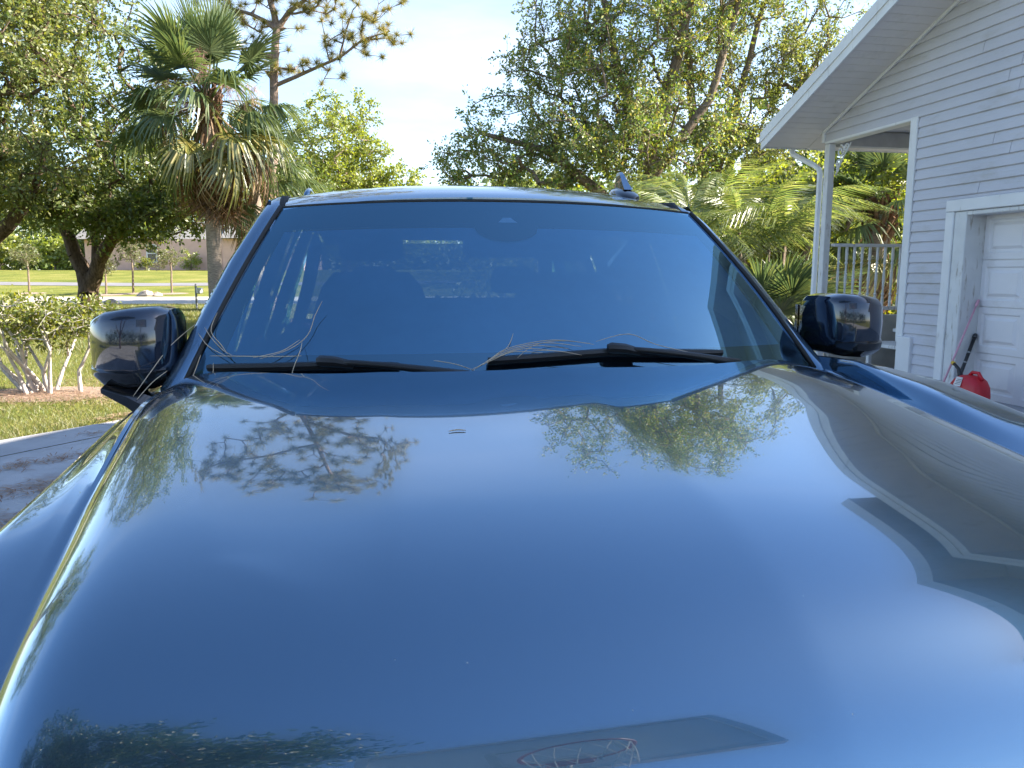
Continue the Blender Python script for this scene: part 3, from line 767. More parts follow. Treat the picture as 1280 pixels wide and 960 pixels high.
br.tube([(0.075, 9.93, 3.29), (0.075, 10.08, 3.13), (0.075, 10.25, 2.88)], 0.011, 6)
br.build('scroll_bracket', M['post'], house, off=HO, smooth=True)

def hw(x, s, z): p = HQ * (6.75 + x) + HD * s; return (float(p[0]), float(p[1]), z)
# ------------------------------------------------------------------ things by the garage door
def pole_thing(name, label, cat, bot, top, r, mat, tip_mat, grip):
    b0 = Vector(hw(*bot)); t0 = Vector(hw(*top)); root = empty(name, b0, label=label, cat=cat)
    d = (t0 - b0)
    MB().tube([b0, b0 + d * .25, b0 + d * .5, b0 + d * 0.93], [r, r * 1.0, r, r], 10).build('shaft', mat, root, off=b0, smooth=True)
    MB().tube([b0 + d * 0.93, b0 + d * 0.94, b0 + d * 0.985, b0 + d], [r * 1.0, r * grip, r * grip, r * 0.6], 10).build('end_cap', tip_mat, root, off=b0, smooth=True)
    return root, b0, d
pole_thing('broom_handle', 'thin pink pole leaning on the garage door behind the black one', 'pole', (-0.534, 7.27, 0.065), (0.222, 7.60, 1.19), 0.011, M['pink_plastic'], M['pink_plastic'], 1.5)
r_, b0, d = pole_thing('handle_pole', 'short black pole with grip leaning in the garage corner above the red can', 'pole', (-0.16, 7.46, 0.065), (0.222, 7.60, 0.80), 0.019, M['black_plastic'], M['black_gloss'], 1.25)
for k in (0.55, 0.70):
    MB().tube([b0 + d * k, b0 + d * (k + 0.02)], 0.0215, 10).build('collar', M['grey_steel'], r_, off=b0)
gc = Vector(hw(-0.30, 7.06, 0.062))
can = empty('fuel_can', gc, math.radians(11.4 + 90), label='red plastic fuel can with black spout and white label by garage door', cat='fuel can')
can.scale = (1.12, 1.12, 1.12)
cb = MB(); rings = []
for z, sx, sy, ox in ((0.0, .185, .10, 0), (0.015, .20, .112, 0), (0.12, .205, .118, 0), (0.20, .19, .112, -.005), (0.26, .15, .095, -.012), (0.295, .10, .065, -.018), (0.305, .05, .04, -.02)):
    rings.append([(ox + sx * np.sign(math.cos(a)) * abs(math.cos(a)) ** .65, sy * np.sign(math.sin(a)) * abs(math.sin(a)) ** .65, z) for a in np.linspace(0, 2 * math.pi, 24, endpoint=False)])
cb.sweep(None, rings); cb.build('body', M['red_plastic'], can, smooth=True)
MB().tube([(0.02, 0, .285), (-.03, 0, .335), (-.10, 0, .335), (-.155, 0, .27)], 0.017, 8).build('carry_handle', M['red_plastic'], can, smooth=True)
sp = MB().tube([(0.115, 0, 0.25), (0.125, 0, .30), (0.15, 0, .345), (0.19, 0, .375), (.215, 0, .39)], [.028, .024, .017, .015, .014], 10).build('spout', M['black_plastic'], can, smooth=True)
MB().tube([(.212, 0, .388), (.238, 0, .402)], [.020, .018], 10).build('spout_cap', M['yellow_plastic'], sp)
MB().tube([(0.112, 0, 0.235), (0.117, 0, .268)], .034, 12).build('collar', M['black_plastic'], can)
lab = MB(); 
lab.add([(-0.02, 0.119, 0.20), (0.07, 0.119, 0.20), (0.065, 0.085, 0.283), (-0.01, 0.085, 0.283)], [(0, 1, 2, 3)])
lab.add([(-0.02, 0.1235, 0.20), (0.07, 0.1235, 0.20), (0.065, 0.0895, 0.285), (-0.01, 0.0895, 0.285)], [(0, 3, 2, 1)])
lo = lab.build('label', M['paper'], can)
ln = MB()
for k in range(4):
    t = 0.2 + 0.17 * k; y = 0.1245 + (0.0905 - 0.1245) * t; z = 0.20 + 0.085 * t
    ln.add([(-0.008, y, z), (0.055 - .01 * (k % 2), y, z), (0.055 - .01 * (k % 2), y - .0022, z + .005), (-0.008, y - .0022, z + .005)], [(0, 3, 2, 1)])
ln.build('print', M['ink'], lo)

# ------------------------------------------------------------------ the car (frame: l right, v rearwards, h from the eye)
CO = (0, 2.9, -1.5)
def car_world(l, v, h):
    return ((l + CAR_C) * math.cos(CAR_YAW) - v * math.sin(CAR_YAW), (l + CAR_C) * math.sin(CAR_YAW) + v * math.cos(CAR_YAW), h + 1.5)
car = empty('parked_car', car_world(0, 2.9, -1.5), CAR_YAW, label='dark blue car on the drive, bonnet towards the viewer, filling the foreground', cat='car')
def cb_(name, mb, mat, parent=car, **kw): return mb.build(name, mat, parent, off=CO, **kw)
# bonnet
NT, NU = 110, 131
vf = 0.52
rows = []
for i in range(NT):
    t = i / (NT - 1)
    row = []
    for j in range(NU):
        u = -1 + 2 * j / (NU - 1)
        u = np.sign(u) * (1 - (1 - abs(u)) ** 1.25)
        v = vf + 0.0 * t
        l = u * 0.85
        for _ in range(4):
            v = vf + (v_rear(l) - vf) * t
            l = u * (l_seam(v, u) - 0.002)
        row.append((float(l), float(v), float(hood_h(l, v))))
    rows.append(row)
hood_mb = MB().grid(rows)
# folded rim under the rear edge
hood_mb.add([r for r in rows[-1]] + [(p[0], p[1] + 0.012, p[2] - 0.022) for p in rows[-1]], [(k, k + 1, NU + k + 1, NU + k) for k in range(NU - 1)])
hood = cb_('bonnet', hood_mb, M['paint'], angle=35)
# front wings
def wing(sg):
    A = []
    for v in np.concatenate([np.linspace(0.42, 0.8, 18), np.linspace(0.82, 2.14, 46)]):
        ls, hs = float(l_seam(v, sg)), float(h_seam(v, sg)); (li, hi), (lc, hcst) = wing_pts(v, sg)
        fl = 0.03 * math.exp(-((v - 1.25) / 0.42) ** 2)     # swell over the wheel
        bot = max(-1.02, -1.12 + math.sqrt(max(0.0, 0.44 ** 2 - (v - 1.22) ** 2)))
        mid = lambda a, b, t: a + (b - a) * t
        prof = [(ls + .001, hs - .04), (ls + .002, hs - .001), (ls + .008, hs + .002), (mid(ls, li, .45), mid(hs, hi, .42)), (mid(ls, li, .85), mid(hs, hi, .86)), (mid(li, lc, .10), mid(hi, hcst, .14)), (mid(li, lc, .45), mid(hi, hcst, .55)), (mid(li, lc, .80), mid(hi, hcst, .90)), (lc, hcst), (lc + .014, hcst - .004), (lc + .030, hcst - .020), (lc + .046 + fl * .5, hcst - .07), (lc + .054 + fl, hcst - .17), (lc + .056 + fl, hcst - .29)]
        hl = hcst - .29
        for k in range(1, 7): prof.append((lc + .056 + fl - .012 * (k / 6) ** 2, hl + (min(bot, hl - .01) - hl) * k / 6))
        A.append([(sg * l, float(v), h) for l, h in prof])
    o = cb_('wing', MB().grid(A, flip=sg > 0), M['paint'], angle=50)
    return o
for sg in (-1, 1): wing(sg)
# nose: grille, bumper, headlights (below the frame)
nb = MB()
A = []
for h, v in ((-0.56, 0.45), (-0.66, 0.40), (-0.80, 0.36), (-0.98, 0.34), (-1.12, 0.38), (-1.20, 0.50)):
    A.append([(l, v + 0.22 * (abs(l) / 0.95) ** 3, h) for l in np.linspace(-0.96, 0.96, 25)])
cb_('bumper', nb.grid(A, flip=False), M['paint'], smooth=True)
gl = MB()
for k in range(5): gl.bbox((-0.62, 0.37 + 0.0, -0.60 - k * .055), (0.62, 0.42, -0.575 - k * .055), .006)
cb_('grille', gl, M['black_gloss'])
for sg in (-1, 1):
    hb = MB(); hb.grid([[(sg * l, 0.42 + 0.22 * (abs(l) / .95) ** 3 - .03 + k * .10, -0.52 - .12 * (1 - k)) for l in np.linspace(.62, .93, 8)] for k in (0, .33, .66, 1)], flip=sg > 0)
    cb_('headlight', hb, M['chrome'], smooth=True)
# lower bodysides and doors
def side_l(h): return np.interp(h, [-1.15, -1.05, -0.8, -0.55, -0.42, -0.345, -0.315], [0.93, 0.98, 1.0, 1.0, 0.985, 0.965, 0.945])
def side_panel(name, sg, v0, v1, arch=None):
    A = []
    for v in np.linspace(v0 + .003, v1 - .003, 14 if not arch else 30):
        bot = -1.06 if not arch else max(-1.06, -1.12 + math.sqrt(max(0.0, 0.44 ** 2 - (v - arch) ** 2)))
        col = []
        for t in np.linspace(0, 1, 14):
            h = -0.315 + (bot + 0.315) * t
            col.append((sg * float(side_l(h)), float(v), h))
        A.append([(sg * .90, float(v), -0.318)] + col)
    return cb_(name, MB().grid(A, flip=sg > 0), M['paint'], angle=40)
for sg in (-1, 1):
    for v0, v1 in ((2.14, 3.20), (3.20, 4.15)):
        dpart = side_panel('door', sg, v0, v1)
        cb_('door_handle', MB().tube([(sg * 1.0, v1 - .30, -.44), (sg * 1.045, v1 - .27, -.435), (sg * 1.045, v1 - .12, -.435), (sg * 1.0, v1 - .09, -.44)], .013, 8), M['paint'], dpart, smooth=True)
    side_panel('rear_quarter', sg, 4.15, 5.42, arch=4.25)
    cb_('sill', MB().bbox((min(sg * .86, sg * .985), 1.66, -1.18), (max(sg * .86, sg * .985), 3.80, -1.065), .02), M['black_plastic'])
# tail
A = [[(l, 5.40 + .05 * (1 - (l / .97) ** 4), h) for l in np.linspace(-.97, .97, 15)] for h in (-0.315, -.5, -.8, -1.06, -1.15)]
cb_('tailgate', MB().grid(A, flip=True), M['paint'], smooth=True)
for sg in (-1, 1):
    cb_('tail_light', MB().bbox((min(sg * .80, sg * .965), 5.38, -.62), (max(sg * .80, sg * .965), 5.455, -.34), .015), M['red_lens'])
# pillars: A-pillar running up into the roof edge
def pillar(sg):
    P = [(0.925, 2.085, -0.305), (0.888, 2.19, -0.215), (0.850, 2.29, -0.118), (0.795, 2.43, 0.020), (0.735, 2.58, 0.150), (0.718, 2.65, 0.192), (0.711, 2.76, 0.226), (0.708, 3.0, 0.246), (0.708, 3.6, 0.250), (0.715, 4.4, 0.235), (0.73, 5.0, 0.17), (0.80, 5.25, -0.08), (0.88, 5.40, -0.315)]
    prof = []
    for i, p in enumerate(P):
        t = Vector(P[min(i + 1, len(P) - 1)]) - Vector(P[max(i - 1, 0)]); t.normalize()
        outw = Vector((1, 0, 0)); outw = (outw - t * outw.dot(t)).normalized(); up = outw.cross(t).normalized()
        if up.z < 0: up = -up
        wd = 0.060 if i > 1 else 0.052
        loop = [(-.045, -.030), (-.048, .004), (-.036, .016), (-.010, .024), (.014, .020), (.032, .006), (.036, -.022), (.0, -.036)]
        prof.append([tuple(Vector((sg * 1, 1, 1)) * Vector((0,)) if False else ((sg * (p[0] + outw.x * a * wd / .06 + up.x * b), p[1] + outw.y * a * wd / .06 + up.y * b, p[2] + outw.z * a * wd / .06 + up.z * b))) for a, b in loop])
    mb = MB().sweep(None, prof)
    if sg > 0: mb.f = [f[::-1] for f in mb.f]
    return cb_('pillar', mb, M['paint'], angle=50)
for sg in (-1, 1): pillar(sg)
# roof skin
A = []
for v0 in np.concatenate([np.linspace(0, .5, 22), np.linspace(.55, 2.75, 30)]):
    row = []
    for l in np.linspace(-0.672, 0.672, 41):
        v = 2.447 + 0.105 * abs(l / .672) ** 2.4 + v0
        row.append((l, v, float(roof_h(l, v - 0.10 * (l / .672) ** 2 * 1.0)) + 0.004))
    A.append(row)
A = [[(l, v + .004, h - .02) for l, v, h in A[0]]] + A
cb_('roof', MB().grid(A), M['paint'], angle=40)
for sg in (-1, 1):
    # black ditch strip beside the roof skin and a low roof rail on its feet
    cb_('ditch_strip', MB().tube([(sg * .684, 2.56 + .02, .170), (sg * .685, 2.72, .240), (sg * .685, 3.0, .262), (sg * .685, 3.8, .25), (sg * .69, 4.9, .17)], .013, 6), M['rubber'], smooth=True)
    rr = cb_('roof_rail', MB().tube([(sg * .632, 2.99, .268), (sg * .630, 3.02, .288), (sg * .628, 3.08, .304), (sg * .626, 3.4, .304), (sg * .626, 4.2, .29), (sg * .63, 4.62, .265), (sg * .63, 4.66, .23)], [.012, .012, .012, .012, .012, .012, .012], 8), M['paint'], smooth=True)
# windscreen and its black ceramic border
na, nbb = 49, 25
A = [[tuple(screen(a, b)) for a in np.linspace(-1, 1, na)] for b in np.linspace(0, 1, nbb)]
ws = cb_('windscreen', MB().grid(A), M['screen'], smooth=True)
fr = MB()
def inner(a, b):
    p = screen(a, b); return (p[0], p[1] + 0.006, p[2] - 0.006)
fr.grid([[inner(a, b) for a in np.linspace(-1, 1, na)] for b in np.linspace(0.845, 1, 6)])
fr.grid([[inner(a, b) for a in np.linspace(-1, 1, na)] for b in np.linspace(0, 0.165, 6)])
for sg in (-1, 1):
    fr.grid([[inner(sg * a, b) for a in (np.linspace(.945, 1, 3) if sg > 0 else np.linspace(1, .945, 3))] for b in np.linspace(0.165, .845, 12)])
# rounded patch behind the camera housing
fr.grid([[inner(a * r * (0.13 + .02) , 0.86 - 0.115 * math.sqrt(max(0, 1 - a ** 2)) * r) for a in np.linspace(-1, 1, 13)] for r in (1, .5, 0.02)])
inn = MB().grid([[(p[0], p[1] + .010, p[2] - .010) for p in (screen(a, b) for a in np.linspace(-.94, .94, 33))] for b in np.linspace(.17, .84, 17)])
cb_('haze_sheet', inn, M['film'], ws, smooth=True)  # added sheet with painted haze, lifts the glass above the ceramic border
cb_('ceramic_border', fr, M['frit'], ws, smooth=True)
def sq(a0, a1, b0, b1, top=None):
    t = top or (a0, a1)
    P = [screen(a0, b0), screen(a1, b0), screen(t[1], b1), screen(t[0], b1)]
    return MB().add([(p[0], p[1] + .0035, p[2] - .0035) for p in P], [(0, 1, 2, 3)])
cb_('camera_window', sq(-.032, .052, .862, .895, (-.008, .028)), M['sticker'], ws)
for sg in (-1, 1):
    trim_ = [tuple(screen(sg * 1.012, b) + np.array([0, 0, .004])) for b in np.linspace(0.02, 1.0, 12)]
    cb_('screen_trim', MB().tube(trim_, .007, 6), M['rubber'], smooth=True)
cb_('screen_trim', MB().tube([tuple(screen(a, 1.0) + np.array([0, .006, .003])) for a in np.linspace(-1, 1, 25)], .0045, 6), M['rubber'], smooth=True)
# scuttle between bonnet and windscreen
A = []
for t in np.linspace(0, 1, 7):
    row = []
    for a in np.linspace(-1, 1, 41):
        l = a * 0.89; vr = float(v_rear(l)); hr = float(hood_h(l, vr)) - 0.045
        s = screen(a * 1.0, 0.02)
        row.append((l, vr - .02 + (float(s[1]) - vr + .02) * t, min(hr, -.26) + (float(s[2]) - .004 - min(hr, -.26)) * t - 0.02 * 4 * t * (1 - t)))
    A.append(row)
cb_('scuttle', MB().grid(A), M['black_plastic'], smooth=True)
# wipers: arm, hub and blade lying on the glass
def onscreen(a, b, off=0.0):
    p = screen(a, b); q = screen(a, b + 0.01) - p; r = screen(a + .01, b) - p
    n = np.cross(r, q); n /= np.linalg.norm(n); return p + n * off
def wiper(pa, ph, pb, arm_end):
    mid = lambda A_, B_, t: (A_[0] + (B_[0] - A_[0]) * t, A_[1] + (B_[1] - A_[1]) * t)
    blade = MB()
    path = [mid(pa, ph, t) for t in np.linspace(0, 1, 8)] + [mid(ph, pb, t) for t in np.linspace(0.12, 1, 8)]
    pr = []
    for i, (a, b) in enumerate(path):
        c = onscreen(a, b, .016); up = onscreen(a, b, .05) - onscreen(a, b, 0); up = up / np.linalg.norm(up)
        al = onscreen(a, b + .02, .016) - c; al = al / np.linalg.norm(al)
        wdt = .011 if 0 < i < len(path) - 1 else .009
        pr.append([tuple(c - al * wdt + up * .0), tuple(c - al * wdt * .6 + up * .009), tuple(c + al * wdt * .2 + up * .012), tuple(c + al * wdt + up * .004), tuple(c + al * .004 - up * .016), tuple(c - al * .004 - up * .016)])
    blade.sweep(None, pr)
    w_ = cb_('wiper', blade, M['black_plastic'], angle=30)
    hub = MB()
    c0, c1, c2 = onscreen(*mid(ph, pa, .03), .034), onscreen(*mid(ph, arm_end, .10), .040), onscreen(*mid(ph, arm_end, .22), .034)
    hub.tube([c0, onscreen(*ph, .036), c1, c2], [.012, .015, .014, .010], 8)
    cb_('wiper_clip', hub, M['black_plastic'], w_, angle=30)
    arm = MB().tube([onscreen(*mid(ph, arm_end, t), .036 + .012 * math.sin(t * 3.1)) for t in np.linspace(.12, 1, 9)], [.007, .008, .008, .009, .009, .010, .011, .012, .014], 8)
    cb_('wiper_arm', arm, M['black_plastic'], w_, smooth=True)
wiper((-.949, .081), (-.62, .096), (-.40, .090), (-.20, .030))
wiper((-.137, .105), (.252, .133), (.638, .113), (.66, .045))
# side windows, rear window
def pane_side(name, sg, v0, v1, v0t, v1t):
    A = []
    for b in np.linspace(0, 1, 7):
        A.append([(sg * (0.938 + (0.728 - .938) * b + .012 * 4 * b * (1 - b)), v0 + (v0t - v0) * b + ((v1 + (v1t - v1) * b) - (v0 + (v0t - v0) * b)) * t, -0.315 + (0.235 + .315) * b) for t in np.linspace(0, 1, 7)])
    return cb_(name, MB().grid(A, flip=sg < 0), M['side_glass'], smooth=True)
for sg in (-1, 1):
    pane_side('side_window', sg, 2.15, 3.17, 2.68, 3.19)
    pane_side('side_window', sg, 3.26, 4.10, 3.28, 4.12)
    pane_side('side_window', sg, 4.18, 5.385, 4.20, 5.13)
    for v in (3.21, 4.15):
        cb_('door_pillar', MB().prism([(sg * .934, v - .05, -.315), (sg * .934, v + .05, -.315), (sg * .716, v + .06, .245), (sg * .716, v - .06, .245)], (-sg * .05, 0, 0)), M['black_gloss'])
rw = MB().grid([[(l * (1 - .12 * b), 5.38 - .40 * b + .04 * (1 - (l / .8) ** 2), -.28 + .46 * b) for l in np.linspace(-.87, .87, 15)] for b in np.linspace(0, 1, 6)], flip=True)
cb_('rear_window', rw, M['rear_glass'], smooth=True)
# ---- mirrors
def mirror(sg):
    m_c = np.array([1.045, 2.17, -.175])
    # housing: rounded block swept across the car, open face rearwards
    pr = []
    for l, zt_, zb, vf_, vb in ((.925, -.112, -.255, 2.150, 2.30), (.932, -.096, -.268, 2.115, 2.30), (.960, -.088, -.276, 2.085, 2.30), (1.02, -.090, -.279, 2.070, 2.30), (1.08, -.098, -.276, 2.085, 2.30), (1.120, -.115, -.266, 2.125, 2.295), (1.142, -.145, -.245, 2.185, 2.285), (1.146, -.165, -.225, 2.22, 2.28)):
        zc, hz = (zt_ + zb) / 2, (zt_ - zb) / 2
        loop = []
        for k in range(16):
            a = 2 * math.pi * k / 16
            ca, sa = math.cos(a), math.sin(a)
            ex = 0.42
            y = (vf_ + vb) / 2 + np.sign(ca) * abs(ca) ** ex * (vb - vf_) / 2
            z = zc + np.sign(sa) * abs(sa) ** ex * hz
            loop.append((sg * l, float(y), float(z)))
        pr.append(loop)
    if sg > 0: pr = [[(l_ * .92 + .112, v_, h_ * .90 + .014) for l_, v_, h_ in r_] for r_ in pr]
    mb = MB().sweep(None, pr)
    if sg < 0: mb.f = [f[::-1] for f in mb.f]
    mo = cb_('door_mirror', mb, M['mirror_shell'], angle=38)
    # black lower tray with a shadow line
    pr2 = []
    for l, zt_, zb, vf_, vb in ((.94, -.250, -.290, 2.105, 2.29), (.975, -.252, -.300, 2.078, 2.29), (1.03, -.254, -.303, 2.064, 2.29), (1.09, -.252, -.296, 2.085, 2.285), (1.130, -.246, -.280, 2.14, 2.275), (1.144, -.24, -.258, 2.19, 2.26)):
        pr2.append([(sg * l, vf_, zt_), (sg * l, vf_ + .006, (zt_ + zb) / 2), (sg * l, vf_ + .04, zb), (sg * l, vb - .03, zb), (sg * l, vb, zt_ - .01), (sg * l, vb - .01, zt_ + .02), (sg * l, vf_ + .03, zt_ + .02)])
    if sg > 0: pr2 = [[(l_ * .92 + .112, v_, h_ * .90 + .014) for l_, v_, h_ in r_] for r_ in pr2]
    mb2 = MB().sweep(None, pr2)
    if sg > 0: mb2.f = [f[::-1] for f in mb2.f]
    cb_('tray', mb2, M['black_gloss'], mo, angle=40)
    # foot down to the door
    pf = []
    for l, v, h, w_, t_ in ((1.09, 2.16, -.296, .085, .012), (1.03, 2.165, -.322, .090, .024), (.99, 2.175, -.352, .090, .032), (.965, 2.18, -.385, .09, .036), (.94, 2.19, -.43, .09, .036)):
        pf.append([(sg * (l + t_ * .7 * dx), v + w_ * dy, h + t_ * dz) for dx, dy, dz in ((0, -1, .3), (-.6, -.8, 1), (-.6, .8, 1), (0, 1, .3), (.6, .8, -.8), (.6, -.8, -.8))])
    mb3 = MB().sweep(None, pf)
    if sg < 0: mb3.f = [f[::-1] for f in mb3.f]
    cb_('foot', mb3, M['black_gloss'], mo, angle=50)
    gm = MB().add([(sg * .95, 2.303, -.262), (sg * 1.125, 2.303, -.258), (sg * 1.12, 2.303, -.118), (sg * .95, 2.303, -.104)], [(0, 1, 2, 3) if sg < 0 else (3, 2, 1, 0)])
    cb_('mirror_glass', gm, M['mirror'], mo)
for sg in (-1, 1): mirror(sg)
# ---- roof aerial: shark fin
fin = MB(); pr = []
for v, wd, ht in ((2.70, .004, .004), (2.715, .026, .014), (2.75, .040, .026), (2.80, .044, .034), (2.86, .043, .038), (2.90, .034, .034), (2.915, .012, .016)):
    z0 = float(roof_h(.53, v - .07)) + .001
    pr.append([(.53 + wd * math.cos(a), v, z0 + ht * max(0, math.sin(a)) ** .7 - (.006 if math.sin(a) < -.1 else 0)) for a in np.linspace(-.3, math.pi + .3, 12)])
fin.sweep(None, pr)
fino = cb_('roof_aerial', fin, M['black_gloss'], angle=50)
z0 = float(roof_h(.53, 2.75))
bl = MB().sweep(None, [[(.53 - t_, v0_, z), (.53 + t_, v0_, z), (.53 + t_ * .8, v1_, z), (.53 - t_ * .8, v1_, z)] for z, v0_, v1_, t_ in ((z0 + .025, 2.76, 2.90, .016), (z0 + .055, 2.80, 2.895, .012), (z0 + .085, 2.835, 2.89, .009), (z0 + .098, 2.85, 2.885, .006))])
cb_('fin', bl, M['paint'], fino, angle=60)
# ---- cabin
A = []
for t in np.linspace(0, 1, 12):
    A.append([(a * (.86 - .02 * t), 2.02 + .10 * abs(a) ** 2 + .46 * t, -.275 + .035 * math.sin(t * 2.6) + .03 * math.exp(-((a - .42) / .2) ** 2) * sstep(t, .5, .9) - .30 * float(sstep(t, .86, 1.0)) * t) for a in np.linspace(-1, 1, 33)])
cb_('dashboard', MB().grid(A), M['dash'], smooth=True)
cb_('dash_face', MB().bbox((-.84, 2.44, -.78), (.84, 2.50, -.42), .03), M['dash'])
cb_('display', MB().bbox((-.11, 2.40, -.27), (.17, 2.425, -.165), .008), M['black_gloss'])
sw = MB(); cx, cy, cz = .37, 2.63, -.26
ring = [(cx + .185 * math.cos(a), cy + .185 * math.sin(a) * .42, cz + .185 * math.sin(a) * .9) for a in np.linspace(0, 2 * math.pi, 33)]
sw.tube(ring, .016, 8, cap=False); sw.tube([(cx - .18, cy, cz), (cx, cy - .03, cz - .02), (cx + .18, cy, cz)], .02, 6); sw.tube([(cx, cy - .03, cz), (cx, cy - .2, cz - .1)], .05, 8)
cb_('steering_wheel', sw, M['dash'], smooth=True)
def seat(l, v, wd, front=True):
    b = MB()
    pr = []
    for h, dv, ww, th in ((-.66, -.02, wd * .9, .09), (-.45, .0, wd, .10), (-.2, .05, wd * .98, .09), (-.06, .09, wd * .8, .075), (0.0, .105, wd * .6, .05)):
        pr.append([(l + ww * np.sign(math.cos(a)) * abs(math.cos(a)) ** .6, v + dv + th * np.sign(math.sin(a)) * abs(math.sin(a)) ** .6, h) for a in np.linspace(0, 2 * math.pi, 16, endpoint=False)])
    b.sweep(None, pr)
    if not front: b.v = [(p[0], p[1], p[2] - .14) for p in b.v]
    s_ = cb_('seat', b, M['cloth'], smooth=True)
    cb_('cushion', MB().bbox((l - wd, v - .52, -.80), (l + wd, v - .02, -.64), .05), M['cloth'], s_)
    heads = (l,) if front else (l - .38, l + .38)
    for hl in heads:
        pr = []
        for h, ww, th in ((.045, .10, .03), (.06, .125, .05), (.12, .13, .055), (.17, .115, .05), (.19, .08, .03)):
            pr.append([(hl + ww * np.sign(math.cos(a)) * abs(math.cos(a)) ** .6, v + .12 + th * math.sin(a), h - (0 if front else .16)) for a in np.linspace(0, 2 * math.pi, 14, endpoint=False)])
        cb_('headrest', MB().sweep(None, pr), M['cloth'], s_, smooth=True)
        for dx in (-.05, .05):
            cb_('headrest_post', MB().tube([(hl + dx, v + .11, -.04 - (0 if front else .14)), (hl + dx, v + .12, .06 - (0 if front else .14))], .006, 6), M['chrome'], s_)
seat(-.40, 3.10, .25); seat(.40, 3.10, .25); seat(0, 4.10, .66, False)
cb_('headliner', MB().grid([[(l, v, min(.20, float(roof_h(l, v)) - .05)) for l in np.linspace(-.66, .66, 9)] for v in np.linspace(2.58, 5.0, 9)], flip=True), M['liner'], smooth=True)
cb_('cabin_floor', MB().bbox((-.9, 2.2, -1.10), (.9, 5.35, -1.05), .01), M['cloth'])
for sg in (-1, 1):
    cb_('door_card', MB().grid([[(sg * .885, v, h) for v in np.linspace(2.14, 5.38, 4)] for h in (-1.05, -.7, -.335)], flip=sg > 0), M['dash'])
    cb_('sun_visor', MB().bbox((sg * .40 - .20, 2.58, .130), (sg * .40 + .20, 2.75, .150), .008), M['liner'])
im = MB(); im.bbox((-.125, 2.40, .045), (.125, 2.43, .105), .012)
imo = cb_('cabin_mirror', im, M['black_plastic']); cb_('stalk', MB().tube([(0, 2.42, .10), (0, 2.44, .15)], .012, 8), M['black_plastic'], imo)
cb_('camera_housing', MB().bbox((-.07, 2.385, .125), (.07, 2.50, .185), .02), M['black_plastic'])
# ---- wheels
def wheel(sg, v):
    c = (sg * .90, v, -1.12)
    ty = [(r, x) for r, x in ((.235, -.11), (.33, -.115), (.365, -.09), (.378, -.05), (.378, .05), (.365, .09), (.33, .115), (.235, .11))]
    t = cb_('wheel', MB().lathe(ty, c, 32, 'x'), M['rubber'], smooth=True)
    cb_('rim', MB().lathe([(.236, -.10), (.22, -.06), (.05, -.05 * sg), (.05, .05 * sg), (.22, .06), (.236, .10)], c, 24, 'x'), M['grey_steel'], t)
    for k in range(5):
        a = 2 * math.pi * k / 5
        cb_('spoke', MB().tube([(c[0] + sg * .085, c[1] + .04 * math.cos(a), c[2] + .04 * math.sin(a)), (c[0] + sg * .09, c[1] + .22 * math.cos(a), c[2] + .22 * math.sin(a))], [.03, .022], 6), M['chrome'], t)
for sg in (-1, 1):
    wheel(sg, 1.22); wheel(sg, 4.25)
# phone cradle standing inside the right end of the windscreen
hb = empty('phone_holder', car_world(.80, 2.42, -.25), CAR_YAW, label='pale plastic phone cradle inside the car beside the right pillar', cat='phone holder')
ho = (.80, 2.42, -.25)
MB().bbox((.76, 2.35, -.17), (.80, 2.41, -.05), .012).build('cradle', M['pale_plastic'], hb, off=ho)
MB().tube([(.79, 2.38, -.10), (.83, 2.42, -.14), (.85, 2.44, -.19)], [.014, .018, .022], 8).build('arm', M['pale_plastic'], hb, off=ho, smooth=True)
MB().lathe([(.03, -.02), (.034, -.01), (.034, .015), (.02, .025)], (.855, 2.445, -.205), 14).build('suction_cup', M['pale_plastic'], hb, off=ho, smooth=True)

# ------------------------------------------------------------------ dry pine needles caught on the windscreen and bonnet
nrng = random.Random(11)
def needle(path, label):
    P = [Vector(car_world(*p)) for p in path]
    Q = []
    for i in range(len(P) - 1):
        for k in range(4):
            t = k / 4; p0 = P[max(i - 1, 0)]; p1 = P[i]; p2 = P[i + 1]; p3 = P[min(i + 2, len(P) - 1)]
            Q.append(0.5 * ((2 * p1) + (p2 - p0) * t + (2 * p0 - 5 * p1 + 4 * p2 - p3) * t * t + (3 * p1 - p0 - 3 * p2 + p3) * t ** 3))
    Q.append(P[-1])
    n = len(Q); rad = [0.0011 * (1 - 0.55 * abs(2 * i / (n - 1) - 1) ** 3) for i in range(n)]
    o = MB().tube([q - P[0] for q in Q], rad, 5).build('pine_needle', M['dry_needle'], smooth=True)
    o.location = P[0]
    tag(o, label, 'pine needle', 'dry pine needles caught on the windscreen')
def S(a, b, off=.004): return tuple(onscreen(a, b, off))
needle([S(-.95, .12, .030), S(-.85, .115, .036), S(-.74, .115, .036), S(-.68, .120, .034)], 'dry tan needle lying along the left wiper blade')
needle([S(-.80, .11, .03), S(-.73, .16, .02), S(-.69, .23, .012), S(-.68, .31, .02), S(-.665, .37, .03)], 'longest upright tan needle standing up from the left wiper, curved')
needle([S(-.71, .21, .012), S(-.755, .16, .012), S(-.82, .115, .03)], 'short tan needle branching off the upright one at the left wiper')
needle([S(-.70, .20, .014), S(-.685, .14, .04), S(-.695, .08, .03), S(-.70, .03, .02)], 'tan needle hanging down over the left wiper from the upright one')
needle([S(-1.03, .27, .01), S(-.99, .22, .01), S(-.93, .16, .015), S(-.885, .125, .03)], 'upper tan needle running from left pillar down to wiper tip')
needle([S(-1.04, .24, .01), S(-.985, .18, .012), S(-.91, .13, .02)], 'lower tan needle running from left pillar down to wiper tip')
needle([S(-1.01, .34, .012), S(-1.00, .25, .012), S(-.94, .18, .016), S(-.90, .13, .03)], 'tan needle rising highest beside the left pillar')
